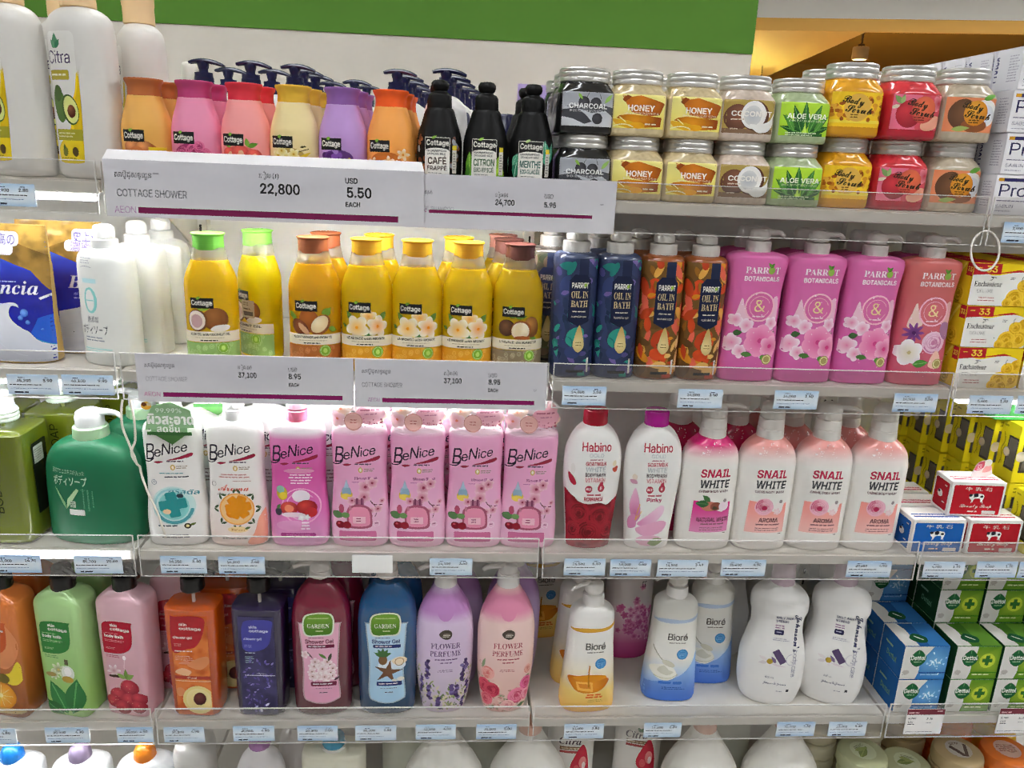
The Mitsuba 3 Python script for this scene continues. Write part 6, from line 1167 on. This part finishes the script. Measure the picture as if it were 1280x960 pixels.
def floral():
    b = Body([(0, 36, 24), (2, 40, 28), (12, 42, 29), (120, 43, 30), (190, 40, 28), (215, 28, 22), (225, 16, 15)], 2.3, n=56)
    def art(a):
        R = random.Random(3)
        for _ in range(60):
            x, z = R.gauss(14, 16), R.gauss(84, 20); a.flower(x, z, R.uniform(5, 9), '#b0387a', R.choice(['#d98ab4', '#c86aa0', '#e6b0cc']), 5, None, R.uniform(0, 72), .5)
        a.t('IT', 16, 150, 12, '#4a4448', 'serif', w=10).bars(10, 30, 172, 2, 1.2, 4, '#c8a0b4', 2)
    return [('body', P(b.mesh, 'gloss', vstops((0, '#a8286e'), (30, '#c04a88'), (70, '#e0b4c8'), (120, '#e8dfe0'), (225, '#e8e2e2')))), ('cap', P(lathe([(15.4, 224), (16, 226), (15.4, 246), (13, 248)]), 'gloss', '#e4dcdc'))] + label_on(b, art, b.outline(4, 205, .985), wrap=True)
place(floral(), 'floral_bottle', 'white and magenta floral bottle at the back between the conical pump bottles', 'bottle', .7925, .185, ROW[3], 0)
# ---- big waisted white bottles
def waisted(art=True):
    b = Body([(z * .94, a_ * (.915 if z < 150 else .98), b_) for z, a_, b_ in [(0, 40, 24), (2, 46, 29), (14, 53, 34), (50, 59.5, 37), (85, 59.5, 37), (120, 53, 34), (155, 43, 29), (172, 43.5, 29), (190, 48, 31), (207, 47, 30.5), (222, 38, 26), (232, 24, 20), (236, 19, 18), (238, 17.5, 17)]], 2.35, n=64)
    c = lathe([(18.4, 221), (19.4, 222.4), (18.8, 240), (17.8, 241.4), (17.8, 244), (18.4, 245), (17.6, 262), (12, 264)])
    def f(a):
        a.t("Johnson's", 29, 178, 14, '#2a2c52', 'script', w=68, rot=-90, grow=.25).t('body care', 30, 112, 10, '#6a6a86', 'l', w=48, rot=-90)
        a.t('MELT AWAY', -6, 168, 4.6, '#3c3a5a', 'b', w=32).t('STRESS', -6, 161, 4.6, '#3c3a5a', 'b', w=21).bars(-6, 12, 154, 2, 2, 4.4, '#9a7a9a', 3).r(-6, 138, 9, 147, '#2b2a4c', 2).bars(-3, 6, 142, 1, 1.4, 3, '#c8c8dc', 2).bars(-7, 22, 131, 2, .9, 3, '#8a8aa0', 4)
        a.add(affinity.rotate(box(2, 88, 12, 112).buffer(1), 36, origin=(7, 100)), '#57466a').leaf(2, 88, 14, 6, 125, '#7a688c').e(-8, 90, 5, 5, '#b0963a').leaf(-12, 92, 16, 6, 165, '#e2dcdc').leaf(-12, 88, 15, 6, 195, '#d8d2d4').leaf(-4, 86, 24, 4, -8, '#dfd4da').leaf(-8, 84, 6, 3, -60, '#e6e0e2').o(28, 96, 9, 10, '#b4b0c0', 90, 350)
        a.t('400 ml', -12, 58, 3.6, '#5a5a6a', 'r', w=14).t("Johnson & Johnson", -14, 47, 5, '#33335a', 'script', w=38).r(26, 34, 31, 39, '#2f2f3a').bars(8, 20, 34, 1, 1, 2, '#77778a', 5)
    return [('body', P(b.mesh, 'satin', '#e9e8e6')), ('cap', P(c, 'gloss', '#cbb6c4'))] + (label_on(b, f, b.outline(3, 215, .985), wrap=True) if art else [])
WJ, WN = waisted(), waisted(False)
for k, x, y, r, lab in ((WJ, 1.0180, .056, -15, 'big white waisted bottle with lilac cap, leftmost front one'), (WJ, 1.1260, .056, -24, 'big white waisted bottle with lilac cap, second front one'), (WN, 1.1760, .146, -60, 'big white waisted bottle behind, beside the blue soap cartons'), (WN, .968, .19, 0, 'plain white waisted bottle behind the leftmost'), (WN, 1.092, .245, 0, 'plain white waisted bottle behind the second')):
    place(k, 'waisted_bottle', lab, 'bottle', x, y, ROW[3], r)
# ---- germ soap cartons
def dt_front(c1, c2, c3, blue):
    def f(a):
        a.r(-39, .5, 39, 63.5, '#d9d8d3')
        right = Polygon(closed([(-8, .5), (-6, 20), (4, 30), (2, 40), (8, 52), (39, 52), (39, .5)], 6)) if False else box(-8, .5, 39, 63.5)
        a.p([(-12, .5), (39, .5), (39, 63.5), (12 if blue else -2, 63.5), (-4, 40), (-8, 26), (-8, 14)], radial(16, 34, 40, c3, c1)).r(-8, 12, 39, 14, c2).bars(-4, 34, 8, 1, 2.2, 3, '#d8e4b0' if not blue else '#8fb4dc', 3)
        if blue:
            R = random.Random(4)
            for _ in range(26): x, z = R.gauss(18, 8), R.gauss(33, 7); a.e(x, z, R.uniform(1, 3.4), R.uniform(.8, 2), R.choice(['#e0f0fa', '#a8d4f0', '#cfe8f8']), R.uniform(0, 180))
        else:
            a.e(18, 36, 14, 14, radial(18, 36, 15, '#dde04a', '#b3c83a')).r(9, 33, 27, 40, '#2f6a2a').r(14.6, 27, 21.4, 46, '#2f6a2a')
        a.p(closed([(-26, 44), (-13, 57), (0, 44), (-2, 32), (-13, 25), (-24, 32)]), '#1f5a34').r(-27, 36, 1, 45, '#1f5a34', 3).t('Dettol', -13, 37.4, 8.6, '#eef2ea', 'b', w=25, al='c').bars(-20, -6, 33, 1, 1.6, 2, '#a8c8a8', 2, 'c').line([(-13, 50), (-13, 57)], .9, '#7ab07a', False)
        a.e(-30, 14, 6, 4, '#b8b4ae').bars(-36, -24, 9, 1, 1, 2, '#9a968f', 4)
    return f
def dt_side(c):
    def f(a): a.r(0, .5, 66, 63.5, c).bars(12, 40, 40, 1, 4, 5, '#7a9a86', 2).t('Dettol', 20, 20, 10, '#5f8a70', 'b', w=30)
    return f
def dt_top(c1, c2):
    def f(a): a.r(-39, .5, 39, 66, c1).r(-39, .5, -14, 66, '#d5d4ce').p([(-14, .5), (-8, 30), (-20, 66), (6, 66), (4, .5)], c2).p(closed([(-20, 22), (-6, 36), (10, 26), (6, 12), (-10, 10)]), '#174a2c').line([(-8, 28), (2, 18)], 2.4, '#dfe6da', False)
    return f
DB = carton(78, 66.5, 64, '#1f5a94', dt_front('#2a70b4', '#1e4a8e', '#74b0dc', True), dt_side('#1c5088'), dt_top('#2f6aa4', '#1f4f86'))
DG = carton(78, 66.5, 64, '#2a6a34', dt_front('#4f8420', '#3f7a1e', '#98b234', False), dt_side('#123f22'), dt_top('#55802a', '#3c6a22'))
cols = ((DB, 1.2610, 'blue and white'), (DG, 1.3520, 'green and white, middle column'), (DG, 1.4350, 'green and white, right column'), (DG, 1.5180, 'green and white, rightmost column'))
for i, (k, x, nm) in enumerate(cols):
    for d in range(3):
        for t_ in range(4):
            if d == 0 and t_ > 1 or (i == 0 and d == 1 and t_ > 1): continue
            place(k, 'germ_soap_carton', f'{nm} germ soap carton, {ORDINAL[t_]} layer from below, {["front", "middle", "back"][d]} stack', 'box', x, .008 + .0695 * d, ROW[3] + .0648 * t_, 0, group='germ soap cartons')

# ================================================================ lowest row, tops of bottles
def dome_top(capc):
    b = Body([(0, 38, 26), (3, 42, 30), (20, 44, 31), (168, 46, 31), (181, 46, 30.5), (187, 44, 29), (191, 40, 26.5), (192, 38.5, 25), (196, 34, 22), (200, 24, 17), (202, 18, 14)], 2.7, n=56)
    c = lathe([(17, 199), (18, 201), (17, 212), (14, 220), (8, 225), (3, 226)])
    return [('body', P(b.mesh, 'gloss', '#eef0f6')), ('cap', P(c, 'gloss', capc))]
for x, c, lab in ((-.256, '#1f7ad0', 'white bottle with blue cap, leftmost of the lowest shelf'), (-.147, '#8f809c', 'white bottle with greyish purple cap on the lowest shelf'), (-.042, '#ee8322', 'white bottle with orange cap on the lowest shelf')):
    place(dome_top(c), 'domed_bottle', lab, 'bottle', x, .048, ROW[4], 6)
b = Body([(0, 28, 36), (3, 32, 40), (190, 32, 42), (210, 28, 36), (222, 18, 20)], 2.5, n=40)
place([('body', P(b.mesh, 'gloss', '#dcdad6'))], 'plain_bottle', 'plain white bottle turned sideways beside the orange capped one', 'bottle', .030, .075, ROW[4], 0)
def plum():
    b = Body([(0, 34, 24), (3, 38, 28), (120, 42, 30), (170, 40, 29), (195, 32, 25), (212, 20, 18), (220, 16, 16)], 2.2, n=56)
    def art(a):
        a.p(closed([(-18, 178), (24, 188), (25, 168), (-20, 160)], 6), '#5a2a56').e(-14, 168, 9, 9, '#e9e2ea').o(-14, 168, 8, 9.4, '#5a2a56').t('NEW', -14, 165.6, 5, '#4a2048', 'b', w=12, al='c').bars(-3, 22, 178, 2, 2, 5, '#c8a8c4', 3).p(closed([(-22, 152), (22, 160), (24, 120), (-24, 112)], 6), '#6a3a66').t('moisturising', -14, 136, 5, '#dcc8da', 'r', w=30)
    return [('body', P(b.mesh, 'gloss', '#e4e0e2')), ('cap', P(lathe([(17, 219), (18, 221), (16.6, 236), (13, 240), (8, 241)]), 'gloss', '#a878ac'))] + label_on(b, art, b.outline(4, 200, .985), wrap=True)
place(plum(), 'plum_label_bottle', 'white bottle with purple cap and plum NEW banner', 'bottle', .1480, .050, ROW[4], 0)
b = Body([(0, 30, 24), (3, 34, 28), (160, 36, 30), (195, 30, 26), (210, 20, 18)], 2.3, n=40)
place([('body', P(b.mesh, 'gloss', '#cfcac8'))], 'plain_bottle', 'plain greyish bottle behind the plum banner one', 'bottle', .200, .115, ROW[4], 0)
b = Body([(0, 48, 26), (3, 51, 29), (20, 53, 30), (190, 53.5, 30), (207, 53, 30), (213, 50, 28), (216, 40, 24), (218, 26, 20)], 3.2, n=56)
place([('body', P(b.mesh, 'gloss', '#e2e0cc')), ('cap_ring', P(lathe([(21, 217), (21.6, 218), (21, 221), (19, 222)]), 'gloss', '#e9e8e0')), ('cap', P(lathe([(18.6, 221), (19, 223), (18, 236), (14, 240), (6, 242)]), 'gloss', '#3f93b4'))], 'cream_bottle', 'cream coloured square shouldered bottle with blue cap on the lowest shelf', 'bottle', .2720, .050, ROW[4], 0)
def cone():
    b = Body([(0, 52, 32), (3, 58, 36), (20, 64, 40), (100, 70, 43), (150, 68, 42), (180, 56, 37), (205, 40, 30), (225, 28, 24), (238, 21, 20), (242, 19, 18)], 2.2, n=64)
    return [('body', P(b.mesh, 'satin', '#f3f1ea')), ('cap', P(lathe([(19, 240), (20.4, 242), (20, 258), (18, 262), (8, 263)]), 'satin', '#d9ac98'))]
CN = cone()
for i, x in enumerate((.4600, .6080, .9180, 1.0660)):
    place(CN, 'conical_bottle', 'big white conical bottle with peach cap, ' + ['leftmost', 'second from left', 'third from left', 'rightmost'][i] + ' on the lowest shelf', 'bottle', x, .058, ROW[4], 0)
def citra2(low):
    b = Body([(0, 36, 20), (3, 40, 24), (20, 43, 26), (190, 43, 26), (215, 40, 24), (226, 32, 19), (230, 22, 16)], 2.6, n=56)
    def art(a):
        n0 = len(a.g)
        a.t('Citra', -24, 196, 15, '#4a3a44', 'italic', w=42).leaf(6, 210, 14, 8, 60, '#4a7a4a').leaf(6, 210, 12, 7, 130, '#3f6a44').r(-22, 184, 20, 191, '#8a6a4a').bars(-19, 16, 186, 1, 2.4, 3, '#d8c8b0', 2).r(-22, 177, 20, 182, '#a84a4a')
        a.p(closed([(22, 196), (34, 172), (38, 130), (20, 120), (0, 140), (8, 172)]), '#c4283c').e(24, 156, 8, 14, '#e88a8a').e(26, 150, 4, 8, '#f6dcdc').e(12, 142, 6, 9, '#d85a60')
        a.g = [(affinity.translate(g, 0, -28), c) for g, c in a.g]
    return [('body', P(b.mesh, 'satin', '#e4e1db')), ('cap', P(lathe([(20, 229), (20.4, 231), (19, 246), (14, 249)]), 'satin', '#e0d8cc'))] + label_on(b, art, b.outline(4, 226, .985), wrap=True)
C2 = citra2(0)
for x, y, r, lab in ((.6940, .128, -6, 'white lotion bottle with red flower label between two conical bottles'), (.8240, .142, -14, 'white lotion bottle with lettering left of the third conical bottle')):
    place(C2, 'flat_lotion_bottle', lab, 'bottle', x, y, ROW[4], r)
for i, (x, y, lab) in enumerate(((.535, .140, 'pale translucent bottle behind the two left conical bottles'), (.392, .130, 'pale translucent bottle left of the leftmost conical bottle'), (.995, .150, 'pale translucent bottle between the two right conical bottles'))):
    b = Body([(0, 40, 26), (3, 44, 30), (190, 46, 31), (222, 36, 26), (236, 20, 18)], 2.3, n=48)
    place([('body', P(b.mesh, 'satin', '#c9cbbd'))], 'plain_bottle', lab, 'bottle', x, y, ROW[4], 0)
# ---- stacks of round wrapped soaps
def roundsoap(col, rim, face, mark):
    m = lathe([(20, 0), (38, 0), (41.5, 2.5), (43, 8), (43, 22), (41.5, 27.5), (37, 30.4), (24, 31.4), (.5, 31.6)], 48)
    a = Art(); a.e(0, 0, 30, 25, rim).e(0, 0, 28, 23, face)
    if mark == 'v': a.p([(-16, 6), (-10, 10), (2, -14), (16, 12), (20, 8), (6, -20), (-4, -18)], '#5a4a44').bars(-10, 10, 14, 2, 1.6, 3, '#7a6a60', 2, 'c')
    elif mark == 'o': a.bars(-20, 18, 8, 4, 2.4, 5, '#a86a5a', 3, 'c').o(4, 0, 8, 10, '#b08a7a')
    else: a.leaf(-18, -10, 34, 14, 25, '#7a8a4a', '#a8b46a').leaf(-14, 6, 28, 9, -10, '#96a45e').bars(-10, 16, 12, 2, 1.5, 3, '#6a7044', 4)
    R = lambda u, w: np.stack([u, w, 31.9 - .0012 * (u * u + w * w)], 1) / 1000
    return [('soap', P(m, 'gloss', col)), ('wrapper_print', printed(a, R, mat='gel', edge=9))]
RS = {'cream': roundsoap('#cfc8ac', '#b0a888', '#c4bca0', 'l'), 'green': roundsoap('#b4b890', '#6f7a3c', '#c9cfae', 'l'), 'tan': roundsoap('#b09a72', '#4a3a2c', '#b8b0a6', 'v'), 'orange': roundsoap('#d9722e', '#c8622a', '#cfa898', 'o'), 'yellow': roundsoap('#d8ac1e', '#c0901a', '#e0c04a', 'o')}
stk = (('cream', 1.163, .138, 6), ('green', 1.214, .050, 6), ('green', 1.304, .060, 5), ('tan', 1.394, .054, 6), ('orange', 1.484, .054, 6), ('cream', 1.256, .144, 6), ('tan', 1.346, .150, 6), ('yellow', 1.524, .146, 7), ('orange', 1.436, .148, 6))
for i, (c, x, y, n) in enumerate(stk):
    for k in range(n):
        nm = {'cream': 'cream', 'green': 'green rimmed', 'tan': 'tan', 'orange': 'orange', 'yellow': 'yellow'}[c]
        place(RS[c], 'round_soap', f'{nm} round wrapped soap, {ORDINAL[k]} from below in the {ORDINAL[i] if i < 7 else ["eighth", "ninth"][i - 7]} stack', 'soap', x + .002 * math.sin(k * 3.1 + i), y + .002 * math.cos(k * 2.3 + i), ROW[4] + .0322 * k, (k * 37 + i * 50) % 60 - 30, group='round wrapped soaps on the lowest shelf')
